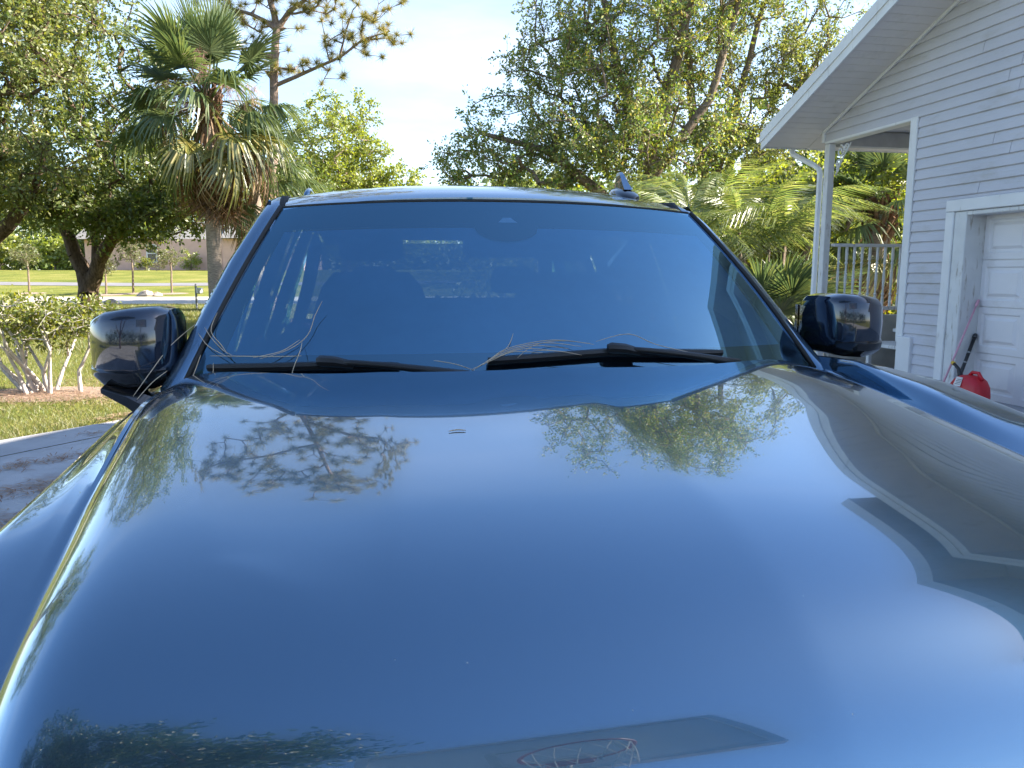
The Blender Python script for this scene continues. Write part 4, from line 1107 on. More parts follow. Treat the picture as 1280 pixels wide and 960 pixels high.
needle([S(-.93, .09, .03), S(-.925, .05, .02), S(-.93, .01, .015)], 'short tan needle hanging below the left wiper tip')
needle([(-.99, 1.99, -.30), (-.965, 2.06, -.25), (-.93, 2.13, -.19), (-.88, 2.19, -.14)], 'long tan needle bridging from left mirror foot to pillar')
needle([(-.985, 2.0, -.31), (-.96, 2.05, -.275), (-.93, 2.08, -.25)], 'short tan needle beside the left mirror foot')
needle([(-.86, 2.0, -.272), (-.845, 2.01, -.235), (-.835, 2.02, -.205)], 'short tan needle standing on the bonnet corner at the left')
needle([S(-.30, .10, .03), S(-.24, .085, .03), S(-.18, .06, .025)], 'straight tan needle at the right end of left wiper')
needle([S(-.19, .06, .02), S(-.12, .11, .03), S(-.07, .17, .012), S(-.05, .22, .02)], 'tan needle sticking up between the two wipers')
for k in range(5):
    a0 = -.19 + .012 * k
    needle([S(a0, .06 + .006 * k, .03), S(a0 + .06, .095 + .012 * k, .03), S(a0 + .13 + .02 * k, .125 + .012 * k, .036), S(a0 + .22 + .03 * k, .118 + .008 * k, .036)], ('lowest', 'second lowest', 'middle', 'second highest', 'highest')[k] + ' of five tan needles fanned out over the left half of the right wiper')
needle([S(-.05, .10, .036), S(.01, .165, .02), S(.10, .19, .014), S(.19, .16, .03)], 'arched tan needle over the right wiper blade')
needle([S(.0, .13, .036), S(.08, .12, .04), S(.15, .105, .036)], 'tan needle lying along the right wiper blade')
needle([S(.20, .15, .05), S(.32, .19, .04), S(.40, .14, .04), S(.52, .10, .036)], 'tan needle draped over the right wiper arm')
for (l, v, dl, dv, lab_) in ((-.30, 1.22, .028, .004, 'tiny dry needle lying flat on the middle of the bonnet'),):
    needle([(l, v, float(hood_h(l, v)) + .002), (l + dl * .5, v + dv, float(hood_h(l + dl * .5, v + dv)) + .0025), (l + dl, v, float(hood_h(l + dl, v)) + .002)], lab_)

# ------------------------------------------------------------------ plants
def unit(v): return v / np.maximum(np.linalg.norm(v, axis=-1, keepdims=True), 1e-9)
def frusta(P0, P1, R0, R1, n=5):
    """tapered n-sided segments, vectorised"""
    d = unit(P1 - P0); ref = np.where(np.abs(d[:, 2:3]) < 0.9, np.array([[0, 0, 1.0]]), np.array([[1.0, 0, 0]]))
    a = unit(np.cross(d, ref)); b = np.cross(d, a)
    ang = np.arange(n) * 2 * np.pi / n
    c, s = np.cos(ang)[None, :, None], np.sin(ang)[None, :, None]
    ring = a[:, None] * c + b[:, None] * s
    V = np.concatenate([P0[:, None] + ring * R0[:, None, None], P1[:, None] + ring * R1[:, None, None]], 1).reshape(-1, 3)
    base = (np.arange(len(P0)) * 2 * n)[:, None]
    k = np.arange(n)[None]; k2 = (k + 1) % n
    F = np.stack([base + k, base + k2, base + n + k2, base + n + k], -1).reshape(-1, 4)
    return V, F
def leaves(P, D, size, rg, wid=0.5, jit=0.35, fold=0.12):
    """one folded diamond blade per point; D is the preferred direction of the tip"""
    n = len(P)
    d = unit(unit(D) + rg.normal(0, .55, (n, 3)))
    r = rg.normal(0, 1, (n, 3)); r[:, 2] *= .6
    a = unit(np.cross(d, r)); nn = np.cross(a, d)
    L = size * (1 + jit * rg.uniform(-1, 1, n))[:, None]; W = L * wid * .5
    V = np.stack([P, P + d * L * .45 + a * W + nn * L * fold, P + d * L, P + d * L * .45 - a * W + nn * L * fold], 1).reshape(-1, 3)
    F = (np.arange(n) * 4)[:, None] + np.arange(4)[None]
    return V, F
def grow(paths, clumps, rg, r_twig=0.012, seg=0.5, expo=0.46, sag=0.05):
    """limbs given as paths of (x, y, z, r); every clump centre is joined to the nearest wood by a crooked branch"""
    N = []; par = []; rmin = []
    for pth in paths:
        pth = np.asarray(pth, float); last = None
        if N:
            dd = np.linalg.norm(np.array(N) - pth[0, :3], axis=1); last = int(dd.argmin())
        for i in range(len(pth) - 1):
            L = np.linalg.norm(pth[i + 1, :3] - pth[i, :3]); m = max(2, int(L / seg))
            k0 = 0
            if i == 0 and last is not None and len(N) and np.linalg.norm(np.asarray(N[last]) - pth[0, :3]) < .08: k0 = 1
            for k in range(k0, m):
                t = k / m
                q = pth[i] * (1 - t) + pth[i + 1] * t
                N.append(q[:3] + (rg.normal(0, .12, 3) * q[3] if k else 0)); par.append(last if last is not None else -1); rmin.append(q[3]); last = len(N) - 1
        N.append(pth[-1, :3]); par.append(last); rmin.append(pth[-1, 3])
    N = [np.array(p) for p in N]
    root = np.array(N[0])
    arr = np.zeros((len(N) + len(clumps) * 8 + 8, 3)); arr[:len(N)] = N; cnt = len(N)
    clumps = np.asarray(clumps); order = np.argsort(np.linalg.norm(clumps - np.mean(arr[:cnt], 0), axis=1))
    ends = np.zeros(len(clumps), int)
    for ci in order:
        c = clumps[ci]
        dv = c - arr[:cnt]; dist = np.linalg.norm(dv, axis=1) + np.maximum(0, -dv[:, 2]) * 0.9
        dist[:max(1, int(len(paths[0]) > 0))] += 2
        j = int(dist.argmin()); p = arr[j]; L = np.linalg.norm(c - p); m = int(np.clip(L / seg, 2, 7))
        last = j
        side = rg.normal(0, .14 * L, 3)
        for k in range(1, m + 1):
            t = k / m
            q = p * (1 - t) + c * t + side * math.sin(math.pi * t) * .6 + rg.normal(0, .03 * L / m, 3) * (k < m)
            q[2] += sag * L * math.sin(math.pi * t)
            arr[cnt] = q; par.append(last); rmin.append(0); last = cnt; cnt += 1
        ends[ci] = last
    arr = arr[:cnt]; par = np.array(par); w_ = np.zeros(cnt); w_[ends] += 1
    for i in range(cnt - 1, -1, -1):
        if par[i] >= 0 and par[i] < i: w_[par[i]] += w_[i]
    R = np.maximum(r_twig * np.maximum(w_, 1) ** expo, np.array(rmin))
    e = np.where(par >= 0)[0]
    return arr, par, R, e
def blobs(spec, rg):
    """clump centres filling ellipsoids, thicker towards the outside"""
    out = []
    for cx, cy, cz, rx, ry, rz, n in spec:
        d = unit(rg.normal(0, 1, (n, 3))); r = rg.uniform(0, 1, n) ** .45
        out.append(np.array([cx, cy, cz]) + d * r[:, None] * np.array([rx, ry, rz]))
    return np.concatenate(out)
def make_tree(name, label, paths, spec, leaf_mat, bark_mat, seed, per=60, twigs=7, twig_len=0.7, leaf=0.12, wid=0.5, group=None, cat='tree', r_twig=0.012, droop=0.15, expo=0.46, crown='crown', trunk='trunk', twig_r=0.006, seg=.5):
    rg = np.random.default_rng(seed)
    cl = blobs(spec, rg)
    arr, par, R, e = grow(paths, cl, rg, r_twig, expo=expo, seg=seg)
    base = np.array(paths[0][0][:3], float)
    V1, F1 = frusta(arr[par[e]] - base, arr[e] - base, R[par[e]] * 1.0, R[e], 6)
    # twigs and leaves
    nt = len(cl) * twigs
    c = np.repeat(cl, twigs, 0)
    d = unit(rg.normal(0, 1, (nt, 3)) + np.array([0, 0, .15 - droop])); L = twig_len * rg.uniform(.45, 1.1, nt)
    tip = c + d * L[:, None]; tip[:, 2] -= droop * L
    V2, F2 = frusta(c - base, tip - base, np.full(nt, twig_r), np.full(nt, twig_r * .4), 3)
    root = empty(name, tuple(base), label=label, cat=cat, group=group)
    new_obj(trunk, np_mesh(trunk, V1, F1, bark_mat, True), root)
    new_obj('twigs', np_mesh('twigs', V2, F2, bark_mat), root)
    pl = max(1, per // twigs); n = nt * pl
    t = rg.uniform(.15, 1.05, n); cc = np.repeat(c, pl, 0); dd = np.repeat(d, pl, 0); tt = np.repeat(tip, pl, 0)
    P = cc + (tt - cc) * t[:, None] + rg.normal(0, leaf * .5, (n, 3))
    D = dd + rg.normal(0, .7, (n, 3)) + np.array([0, 0, -droop])
    V3, F3 = leaves(P - base, D, leaf, rg, wid)
    new_obj(crown, np_mesh(crown, V3, F3, leaf_mat), root)
    return root

# the two live oaks at the left
make_tree('oak_tree', 'live oak with forked dark trunk, behind the pale stemmed bush',
          [[(-15.4, 28, -.05, .46), (-15.35, 28, .5, .36), (-15.3, 28, .95, .33), (-15.25, 28, 1.45, .20)],
           [(-15.3, 28, .95, .30), (-15.75, 28.1, 2.1, .24), (-16.2, 28.2, 3.3, .19), (-16.6, 28.4, 5.2, .14), (-16.4, 28.2, 7.5, .08)],
           [(-15.3, 28, .95, .30), (-14.75, 27.8, 1.9, .25), (-14.0, 27.5, 2.75, .20), (-13.2, 27.2, 3.5, .14), (-12.2, 26.8, 4.6, .09)],
           [(-14.75, 27.8, 1.9, .2), (-15.0, 28.1, 3.0, .15), (-14.6, 28.4, 4.6, .12), (-14.4, 28.4, 6.8, .08)],
           [(-14.0, 27.5, 2.75, .15), (-12.9, 27.6, 3.0, .10), (-11.6, 27.7, 3.3, .06)]],
          [(-15.3, 28, 6.6, 4.6, 4.0, 3.4, 200), (-16.8, 27, 4.2, 2.6, 2.6, 1.3, 60), (-12.6, 27.5, 5.0, 2.4, 2.2, 1.8, 70), (-15.5, 27, 10.2, 3.6, 3.0, 2.4, 90), (-14.8, 27, 13.0, 3.4, 3.0, 2.2, 80), (-12.6, 26.5, 3.35, 2.4, 1.6, .70, 110), (-15.8, 26.2, 4.2, 2.2, 1.6, .8, 40)],
          M['leaf_oak'], M['oak_bark'], 21, per=84, twig_len=.75, leaf=.15, droop=.12)
make_tree('oak_tree', 'spreading live oak at the far left edge with a slanting limb and warm lit crown',
          [[(-20.6, 24, -.05, .5), (-19.6, 24, 1.0, .42), (-17.6, 24, 1.75, .34), (-16.4, 24, 2.3, .28), (-15.3, 23.8, 2.9, .21), (-14.4, 23.6, 3.7, .14), (-13.4, 23.0, 5.2, .08)],
           [(-17.6, 24, 1.75, .3), (-17.4, 23.6, 4.0, .2), (-16.6, 23.2, 6.5, .13), (-15.2, 22.6, 9.0, .07)]],
          [(-15.3, 22.5, 7.6, 3.6, 3.0, 3.2, 170), (-14.6, 22.5, 4.6, 2.6, 2.2, 1.5, 70), (-16.5, 22.5, 4.2, 2.6, 2.4, 1.6, 60), (-13.4, 22.8, 9.0, 1.9, 2.0, 2.4, 60), (-15.4, 22.6, 11.6, 3.2, 2.6, 2.2, 80)],
          M['leaf_oak_warm'], M['oak_bark'], 22, per=84, twig_len=.70, leaf=.13, droop=.25)
make_tree('oak_tree', 'broad oak beyond the left edge, mirrored in the left wing of the car',
          [[(-17.5, 13.0, 0, .42), (-17.4, 13, 2.5, .34), (-17.2, 13, 5.5, .22), (-17.2, 13, 9, .1)], [(-17.4, 13, 2.5, .24), (-15.8, 12.6, 4.6, .15), (-14.6, 12.2, 6.5, .08)]],
          [(-17.2, 12.8, 8.4, 3.8, 3.4, 3.2, 130), (-15.2, 11.4, 5.6, 2.2, 2.4, 1.6, 50), (-17.6, 8.4, 7.0, 2.6, 2.4, 2.6, 70)], M['leaf_oak'], M['oak_bark'], 23, per=63, twig_len=.75, leaf=.16)
# the tall tree right of the gap and its neighbour over the house
make_tree('broadleaf_tree', 'tall leafy tree with drooping left bough, right behind the car roof',
          [[(3.6, 21, 0, .30), (3.5, 21, 2.0, .26), (3.7, 21, 4.5, .20), (4.3, 21, 7.0, .14), (4.8, 21, 9.5, .08)],
           [(3.5, 21, 2.0, .2), (2.4, 20.8, 3.5, .15), (.9, 20.5, 4.6, .10), (-.8, 20.3, 5.0, .05)],
           [(3.7, 21, 4.5, .16), (2.8, 21, 6.5, .12), (2.2, 20.8, 9.0, .07)],
           [(3.7, 21, 4.0, .16), (5.2, 21, 6.0, .12), (6.0, 21, 9.0, .07)]],
          [(3.2, 21, 8.6, 2.9, 2.8, 3.2, 215), (1.2, 20.5, 5.0, 2.6, 2.2, 1.5, 120), (-1.0, 20.2, 4.4, 1.35, 1.3, .95, 26), (3.8, 20.6, 5.2, 2.4, 2.2, 1.5, 105), (1.6, 20.6, 6.9, 2.0, 1.8, 1.5, 70), (5.4, 21, 9.4, 2.0, 2.2, 2.4, 70)],
          M['leaf_big'], M['grey_bark'], 31, per=112, twigs=8, twig_len=.60, leaf=.090, droop=.22)
make_tree('broadleaf_tree', 'slender brown stemmed tree with thin warm foliage beside the house gable',
          [[(6.0, 23, 0, .20), (5.7, 23, 3.5, .17), (5.2, 23, 6.0, .13), (4.9, 23, 8.5, .09), (4.7, 23, 11, .05)],
           [(5.7, 23, 3.5, .14), (6.4, 23, 6.0, .11), (7.1, 23, 9.0, .07)],
           [(5.7, 23, 3.0, .14), (7.6, 23, 5.6, .10), (9.0, 23, 8.0, .06)]],
          [(6.4, 23, 8.8, 2.6, 2.4, 3.0, 150), (8.6, 23.5, 7.2, 2.2, 2.2, 2.4, 95), (6.4, 22.8, 5.0, 2.0, 1.8, 1.2, 75), (4.4, 23.4, 10.8, 2.2, 2.0, 1.8, 50)],
          M['leaf_oak_warm'], M['grey_bark'], 32, per=104, twigs=8, twig_len=.62, leaf=.09, droop=.3)
make_tree('broadleaf_tree', 'rounded yellow green tree in the gap above the car roof',
          [[(-8.2, 38, .05, .26), (-8.1, 38, 2.5, .2), (-8.0, 38, 5.0, .12), (-8.0, 38, 7.5, .06)]],
          [(-8.6, 38, 6.9, 2.9, 2.5, 3.2, 170), (-6.2, 38, 5.2, 2.0, 1.9, 2.0, 80), (-10.6, 38, 5.2, 1.8, 1.9, 2.0, 60), (-4.9, 38, 3.9, 1.5, 1.4, 1.4, 40)],
          M['leaf_yellow'], M['grey_bark'], 33, per=84, twig_len=.6, leaf=.16, droop=.1)
make_tree('broadleaf_tree', 'leafy yellow green tree seen past the porch post above the railing',
          [[(6.3, 17.6, 0, .14), (6.5, 17.6, 1.6, .11), (6.8, 17.4, 3.0, .07)]],
          [(6.6, 17.4, 3.1, 1.5, 1.3, .95, 90), (5.6, 17.6, 2.0, 1.2, 1.0, .9, 50), (8.0, 17.5, 3.4, 1.1, 1.0, .7, 34)],
          M['leaf_yellow'], M['grey_bark'], 34, per=63, twig_len=.35, leaf=.11, droop=.1)
make_tree('broadleaf_tree', 'dense dark tree standing behind the cabbage palms',
          [[(-9.6, 31, 0, .25), (-9.7, 31, 2.5, .2), (-9.9, 31, 5.0, .12)]],
          [(-9.8, 31, 4.6, 3.0, 2.4, 2.0, 120), (-7.6, 31, 3.4, 1.8, 1.6, 1.5, 40)],
          M['leaf_oak'], M['oak_bark'], 35, per=70, twig_len=.6, leaf=.15)

# bush with pale bare stems
brg = np.random.default_rng(5)
bx, by = -5.75, 9.45
stems = []
for k in range(13):
    a = brg.uniform(0, 2 * np.pi); r0 = brg.uniform(.05, .40); sp = brg.uniform(.45, 1.05)
    x0, y0 = bx + r0 * math.cos(a), by + r0 * .6 * math.sin(a); x1, y1 = bx + sp * math.cos(a) * 1.05, by + sp * .7 * math.sin(a)
    stems.append([(x0, y0, -.02, .028), (x0 + (x1 - x0) * .35 + brg.normal(0, .05), y0 + (y1 - y0) * .3, .28, .022), (x0 + (x1 - x0) * .7 + brg.normal(0, .06), y0 + (y1 - y0) * .7, .58, .016), (x1, y1, .85 + brg.uniform(-.1, .12), .010)])
make_tree('bush', 'bush with pale bare stems and a yellow green top on the lawn', stems,
          [(bx, by, 1.02, .88, .66, .17, 96), (bx - .5, by, .95, .5, .5, .20, 26), (bx + .45, by, .93, .5, .5, .20, 26), (bx, by, .74, .85, .6, .16, 16)],
          M['leaf_bush'], M['white_bark'], 41, per=42, twigs=6, twig_len=.17, leaf=.052, wid=.55, cat='bush', r_twig=.006, expo=.30, crown='foliage', trunk='stems', twig_r=.003, seg=.16)
mch = MB(); 
ms = np.array([[(bx + r * .95 * math.cos(a) * (1 + .12 * math.sin(3 * a)), by - .02 + r * .62 * math.sin(a), .035 * (1 - r) + .004) for a in np.linspace(0, 2 * np.pi, 33)] for r in (1.0, .7, .35, .02)])
tag(mch.grid(ms).build('mulch', M['mulch'], smooth=True), kind='structure')

# young trees across the road
for (x, y, h, cr, lab, seed) in ((-29.0, 46.5, 3.2, .8, 'thin young tree with sparse crown at far left on the far lawn', 51), (-23.6, 45.0, 2.5, .8, 'thin young tree seen left of the forked oak trunk', 52),
                                 (-19.6, 46.0, 3.4, 1.2, 'young tree seen just right of the forked oak trunk', 53), (-19.4, 44.8 + 0.0, 2.9, 1.25, 'young tree with round olive crown in front of the pink house', 54)):
    if seed == 54: x, y = -20.2, 46.8 - .6
    if seed == 53: x, y = -22.6, 46.2
    if seed == 54: x, y = -20.3, 46.2
    z = float(gz(x, y))
    make_tree('young_tree', lab, [[(x, y, z - .02, .065), (x + .05, y, z + h * .45, .05), (x, y, z + h * .75, .03)]],
              [(x, y, z + h * .72, cr, cr, h * .24, 26)], M['leaf_young'], M['grey_bark'], seed, per=56, twig_len=.34, leaf=.10, cat='young tree', r_twig=.008, group='young trees on the far lawn')
    tag(MB().grid([[(x + r * .95 * math.cos(a), y + r * .8 * math.sin(a), z + .055 * (1 - r) + .03 * 0 + (float(gz(0, y + r * .8 * math.sin(a))) - z) + .012) for a in np.linspace(0, 2 * np.pi, 21)] for r in (1, .6, .03)]).build('mulch', M['mulch'], smooth=True), kind='structure')
# shrubs beyond the far lawn
def shrub(x, y, rx, rz, lab, mat, seed, leaf=.30, n=26, grp='shrubs beyond the far lawn'):
    z = float(gz(x, y))
    make_tree('shrub', lab, [[(x, y, z - .05, .10), (x, y, z + rz * .5, .06)]], [(x, y, z + rz * .75, rx, rx * .7, rz * .7, n)], mat, M['grey_bark'], seed, per=42, twigs=6, twig_len=rx * .28, leaf=leaf, cat='shrub', crown='foliage', trunk='stems', group=grp, droop=0.0)
shrub(-57.5, 80, 3.2, 2.6, 'yellow green shrub furthest left beyond the far lawn', M['leaf_yellow'], 61, .42, 40)
shrub(-52.0, 79, 2.6, 2.9, 'yellow green shrub second from the left beyond the far lawn', M['leaf_bush'], 62, .40, 34)
shrub(-47.0, 80, 2.6, 2.3, 'yellow green shrub left of the forked oak beyond the far lawn', M['leaf_yellow'], 63, .40, 34)
shrub(-43.5, 81, 2.0, 3.0, 'darker shrub at the left corner of the pink house', M['leaf_oak'], 64, .40, 30)
shrub(-36.0, 76.4, 1.0, .9, 'low shrub under the window of the pink house', M['leaf_bush'], 65, .2, 14)
shrub(-31.6, 76.6, 1.3, 1.2, 'low yellow shrub against the right part of the pink house', M['leaf_yellow'], 66, .2, 16)

# cabbage palms
def fan_mesh(name, mat, pet, R, droop, spread, nb, seed, ragged=.12, fold=.5):
    """one costapalmate leaf: petiole along +x, pleated blades round its end"""
    rg = np.random.default_rng(seed); V = []; F = []
    def addq(q):
        n = len(V); V.extend(q); F.append((n, n + 1, n + 2, n + 3))
    # petiole (flat, three sides)
    px = np.linspace(0, pet, 5)
    for i in range(4):
        z0, z1 = -droop * .25 * (px[i] / pet) ** 2 * pet, -droop * .25 * (px[i + 1] / pet) ** 2 * pet
        w0, w1 = .035 - .017 * i / 4, .035 - .017 * (i + 1) / 4
        addq([(px[i], -w0, z0), (px[i + 1], -w1, z1), (px[i + 1], 0, z1 + .02), (px[i], 0, z0 + .02)])
        addq([(px[i], 0, z0 + .02), (px[i + 1], 0, z1 + .02), (px[i + 1], w1, z1), (px[i], w0, z0)])
    zc = -droop * .25 * pet
    for k in range(nb):
        u = -1 + 2 * (k + .5) / nb
        th = u * spread
        # blade axis starts on the arching midrib
        b0 = np.array([pet + .22 * R * (1 - abs(u)), 0, zc - .05 * droop * (1 - abs(u))])
        L = R * (1 - .25 * abs(u) ** 2) * (1 + rg.uniform(-ragged, ragged * .6))
        d = np.array([math.cos(th), math.sin(th), 0.0]); lift = .26 * abs(math.sin(th)) * fold
        s = np.array([-math.sin(th), math.cos(th), 0])
        dr = droop * (1 + rg.uniform(-.35, .5))
        hw_ = R * spread / nb * .92
        pts = []
        for t in (0, .42, .74, 1.0):
            p = b0 + d * L * t * (1 - .16 * dr * t) + np.array([0, 0, lift * L * t - dr * L * (.32 * t ** 2 + .55 * max(0, t - .45) ** 1.5)])
            pts.append(p)
        ww = (.012, hw_ * .62, hw_ * .45, .003)
        kk = s * 1.0; up = np.array([0, 0, .35])
        for i in range(3):
            a, b = pts[i], pts[i + 1]
            addq([a - kk * ww[i] + up * ww[i], a, b, b - kk * ww[i + 1] + up * ww[i + 1]])
            addq([a, a + kk * ww[i] + up * ww[i], b + kk * ww[i + 1] + up * ww[i + 1], b])
    return np_mesh(name, np.array(V), np.array(F), mat)
FAN = [fan_mesh('fan', M['palm_leaf'], 1.05, .95, .35, 1.95, 34, 1), fan_mesh('fan', M['palm_leaf'], 1.15, 1.0, 1.0, 1.85, 34, 2), fan_mesh('fan', M['palm_yellow'], 1.1, 1.0, 1.3, 1.7, 32, 3),
       fan_mesh('fan', M['palm_leaf'], 1.0, .95, 1.4, 1.75, 32, 6), fan_mesh('fan_dry', M['palm_dead'], .9, .95, 1.5, 1.1, 24, 4, .3), fan_mesh('fan_young', M['palm_leaf'], .8, 1.05, .08, 1.2, 30, 5)]
def orient(o, origin, az, el, roll=0.0, sc=1.0):
    o.location = origin
    o.rotation_euler = Euler((roll, -el, az), 'XYZ')
    o.scale = (sc, sc, sc)
def palm(name, label, x, y, head, rt, seed, nleaf=34, nded=14, sc=1.0, z0=0.0, skirt=1.0, lean=(0, 0)):
    rg = random.Random(seed)
    root = empty(name, (x, y, z0), label=label, cat='palm tree')
    hx, hy = lean
    mb = MB(); pr = []
    zz = list(np.linspace(0, head, 26)); rgn = np.random.default_rng(seed)
    mb.tube([(hx * (z / head) ** 1.5, hy * (z / head) ** 1.5, z - (.05 if i == 0 else 0)) for i, z in enumerate(zz)], [rt * (1.18 if i == 0 else 1.0) * (1 + .035 * ((i % 2) - .5) + .02 * rgn.normal()) for i, z in enumerate(zz)], 14)
    mb.build('trunk', M['palm_bark'], root, smooth=True)
    top = Vector((hx, hy, head))
    # old leaf bases (boots) below the head
    bo = MB()
    for k in range(40):
        a = k * 2.4; z = head - .85 + .9 * (k / 40); r = rt * .9
        d = Vector((math.cos(a), math.sin(a), 0)); p = Vector((hx * (z / head), hy * (z / head), z)) + d * r
        bo.tube([p, p + d * .10 + Vector((0, 0, .16)), p + d * .20 + Vector((0, 0, .30))], [.07, .055, .03], 5)
    bo.build('boots', M['boot_bark'], root)
    for k in range(nleaf):
        t = (k + .5) / nleaf; az = k * 2.39996 + rg.uniform(-.25, .25)
        el = math.radians(84 - 124 * t ** 1.0 + rg.uniform(-8, 8))
        m = FAN[5] if t < .16 else FAN[0] if t < .42 else rg.choice([FAN[1], FAN[3]]) if t < .72 else rg.choice([FAN[2], FAN[3], FAN[1]])
        o = new_obj('palm_leaf', m, root)
        orient(o, top + Vector((math.cos(az) * rt * .6, math.sin(az) * rt * .6, .10 - .55 * t)), az, el, rg.uniform(-.5, .5), sc * rg.uniform(.88, 1.12))
    for k in range(nded):
        az = k * 2.39996 * 1.03 + rg.uniform(-.4, .4); el = math.radians(-32 - 50 * (k / max(1, nded)) + rg.uniform(-8, 8))
        o = new_obj('dead_leaf', FAN[4], root); o['label'] = 'dead brown hanging leaf'
        orient(o, top + Vector((math.cos(az) * rt * .8, math.sin(az) * rt * .8, -.5 - skirt * .5 * (k / max(1, nded)))), az, el, rg.uniform(-.4, .4), sc * rg.uniform(.8, 1.1))
    return root
palm1 = palm('cabbage_palm', 'tall cabbage palm with bare grey trunk and full fan leaves, left of the windscreen', -8.42, 22, 6.25, .20, 71, 42, 24, 1.25, lean=(.10, 0))
palm('cabbage_palm', 'second cabbage palm partly behind the first, with brown hanging leaves, above the left pillar', -8.35, 25.6, 4.9, .19, 72, 26, 18, 1.08)
# brown old flower stalks hanging among the leaves of the first palm
def stalk_mesh(seed):
    rg = np.random.default_rng(seed); ax = [np.array([1.5 * t, 0, .75 * t - 1.35 * t ** 2.2]) for t in np.linspace(0, 1, 9)]; V = []; F = []
    def strip(a, b, w):
        n = len(V); s_ = np.array([0, w, 0]); V.extend([a - s_, a + s_, b + s_ * .6, b - s_ * .6]); F.append((n, n + 1, n + 2, n + 3))
    for a, b in zip(ax[:-1], ax[1:]): strip(a, b, .018)
    for k in range(230):
        p = ax[rg.integers(3, 9)] + rg.normal(0, .06, 3); d = rg.normal(0, 1, 3) * np.array([.7, .7, .5]) + np.array([.1, 0, -.9]); d /= np.linalg.norm(d); l_ = rg.uniform(.18, .55)
        strip(p, p + d * l_ * .55, .007); strip(p + d * l_ * .55, p + d * l_ + np.array([0, 0, -.08]), .006)
    return np_mesh('flower_stalk', np.array(V), np.array(F), M['stalk'])
_sm = [stalk_mesh(1), stalk_mesh(2)]
for k, (az, el) in enumerate(((3.3, 35), (4.0, 5), (4.9, 60), (5.9, 30), (.2, 10), (2.9, -5))):
    o = new_obj('flower_stalk', _sm[k % 2], palm1); orient(o, (.10, 0, 6.10), az, math.radians(el), 0, 1.0)
palm('cabbage_palm', 'dark cabbage palm seen through the porch above the railing', 8.1, 17.3, 3.0, .20, 74, 30, 6, .82)
# saw palmetto clumps: fans from the ground
def palmetto(x, y, n, label, seed, sc=.7, mats=(0, 1, 2)):
    rg = random.Random(seed); root = empty('palmetto', (x, y, 0), label=label, cat='palmetto', group='palmettos beside the porch')
    MB().tube([(0, 0, -.02), (.05, 0, .18), (.08, .02, .35)], [.10, .09, .06], 8).build('stem', M['boot_bark'], root, smooth=True)
    for k in range(n):
        az = k * 2.39996 + rg.uniform(-.3, .3); el = math.radians(78 - 62 * (k / n) + rg.uniform(-8, 8))
        o = new_obj('palm_leaf', FAN[rg.choice(mats)], root); orient(o, (.08, .02, .35), az, el, rg.uniform(-.5, .5), sc * rg.uniform(.8, 1.15))
palmetto(4.45, 13.6, 22, 'palmetto clump nearest the porch post, green fans with pale tips', 81, .78, (0, 0, 2))
palmetto(3.55, 14.4, 18, 'palmetto clump beside the right windscreen pillar', 82, .72, (0, 1, 3))
palmetto(5.5, 15.0, 16, 'palmetto clump behind the porch railing', 83, .70, (0, 1))
# feathery palms with long drooping fronds
def frond_mesh(L, seed, mat, droop):
    rg = np.random.default_rng(seed); V = []; F = []
    def addq(q):
        n = len(V); V.extend([tuple(p) for p in q]); F.append((n, n + 1, n + 2, n + 3))
    n = 46
    T = np.linspace(0, 1, n + 1)
    def pos(t): return np.array([L * (t - .28 * droop * t ** 2.2), 0, L * (.10 * t - droop * .62 * t ** 2.4)])
    for i in range(n):
        a, b = pos(T[i]), pos(T[i + 1]); w_ = .018 * (1 - .8 * T[i])
        addq([a + (0, -w_, 0), b + (0, -w_ * .95, 0), b + (0, w_ * .95, 0), a + (0, w_, 0)])
        if T[i] < .16: continue
        for sg in (-1, 1):
            ll = .52 * math.sin(math.pi * min(1, .18 + .8 * T[i])) ** .6 * (1 + rg.uniform(-.2, .2)); tdir = (b - a) / np.linalg.norm(b - a)
            d = np.array([0, sg * .8, -.45]) + tdir * .55 + rg.normal(0, .08, 3); d /= np.linalg.norm(d)
            m1 = a + d * ll * .5; m2 = a + d * ll * .82 + np.array([0, 0, -.70 * ll])
            ww = tdir * .013
            addq([a - ww, a + ww, m1 + ww * 1.1, m1 - ww * 1.1]); addq([m1 - ww * 1.1, m1 + ww * 1.1, m2 + ww * .15, m2 - ww * .15])
    return np_mesh('frond', np.array(V), np.array(F), mat)
FR = [frond_mesh(2.5, 1, M['areca'], 1.35), frond_mesh(2.3, 2, M['areca'], 1.6), frond_mesh(2.7, 3, M['areca'], 1.15)]
def areca(x, y, n, label, seed, h=1.6):
    rg = random.Random(seed); root = empty('areca_palm', (x, y, 0), label=label, cat='palm', group='feathery palms behind the car')
    st = MB(); tops = []
    for k in range(6):
        a = k * 1.05 + rg.uniform(-.2, .2); r = rg.uniform(.1, .35); hh = h * rg.uniform(.75, 1.15)
        p0 = (r * math.cos(a), r * math.sin(a), -.02); p1 = (r * 1.7 * math.cos(a), r * 1.7 * math.sin(a), hh); tops.append((p1, a))
        st.tube([p0, tuple((u + v_) / 2 for u, v_ in zip(p0, p1)), p1], [.045, .04, .032], 7)
    st.build('stems', M['grey_bark'], root, smooth=True)
    for k in range(n):
        p1, a = tops[k % 6]; az = a + rg.uniform(-1.7, 1.7); el = math.radians(rg.uniform(38, 84))
        o = new_obj('frond', rg.choice(FR), root); orient(o, p1, az, el, rg.uniform(-.3, .3), rg.uniform(.8, 1.1))
areca(3.95, 16.2, 40, 'feathery palm with long yellow green drooping fronds left of the porch eave', 91, 2.2)
areca(5.05, 15.6, 26, 'feathery palm with drooping fronds next to the downspout', 92, 2.0)
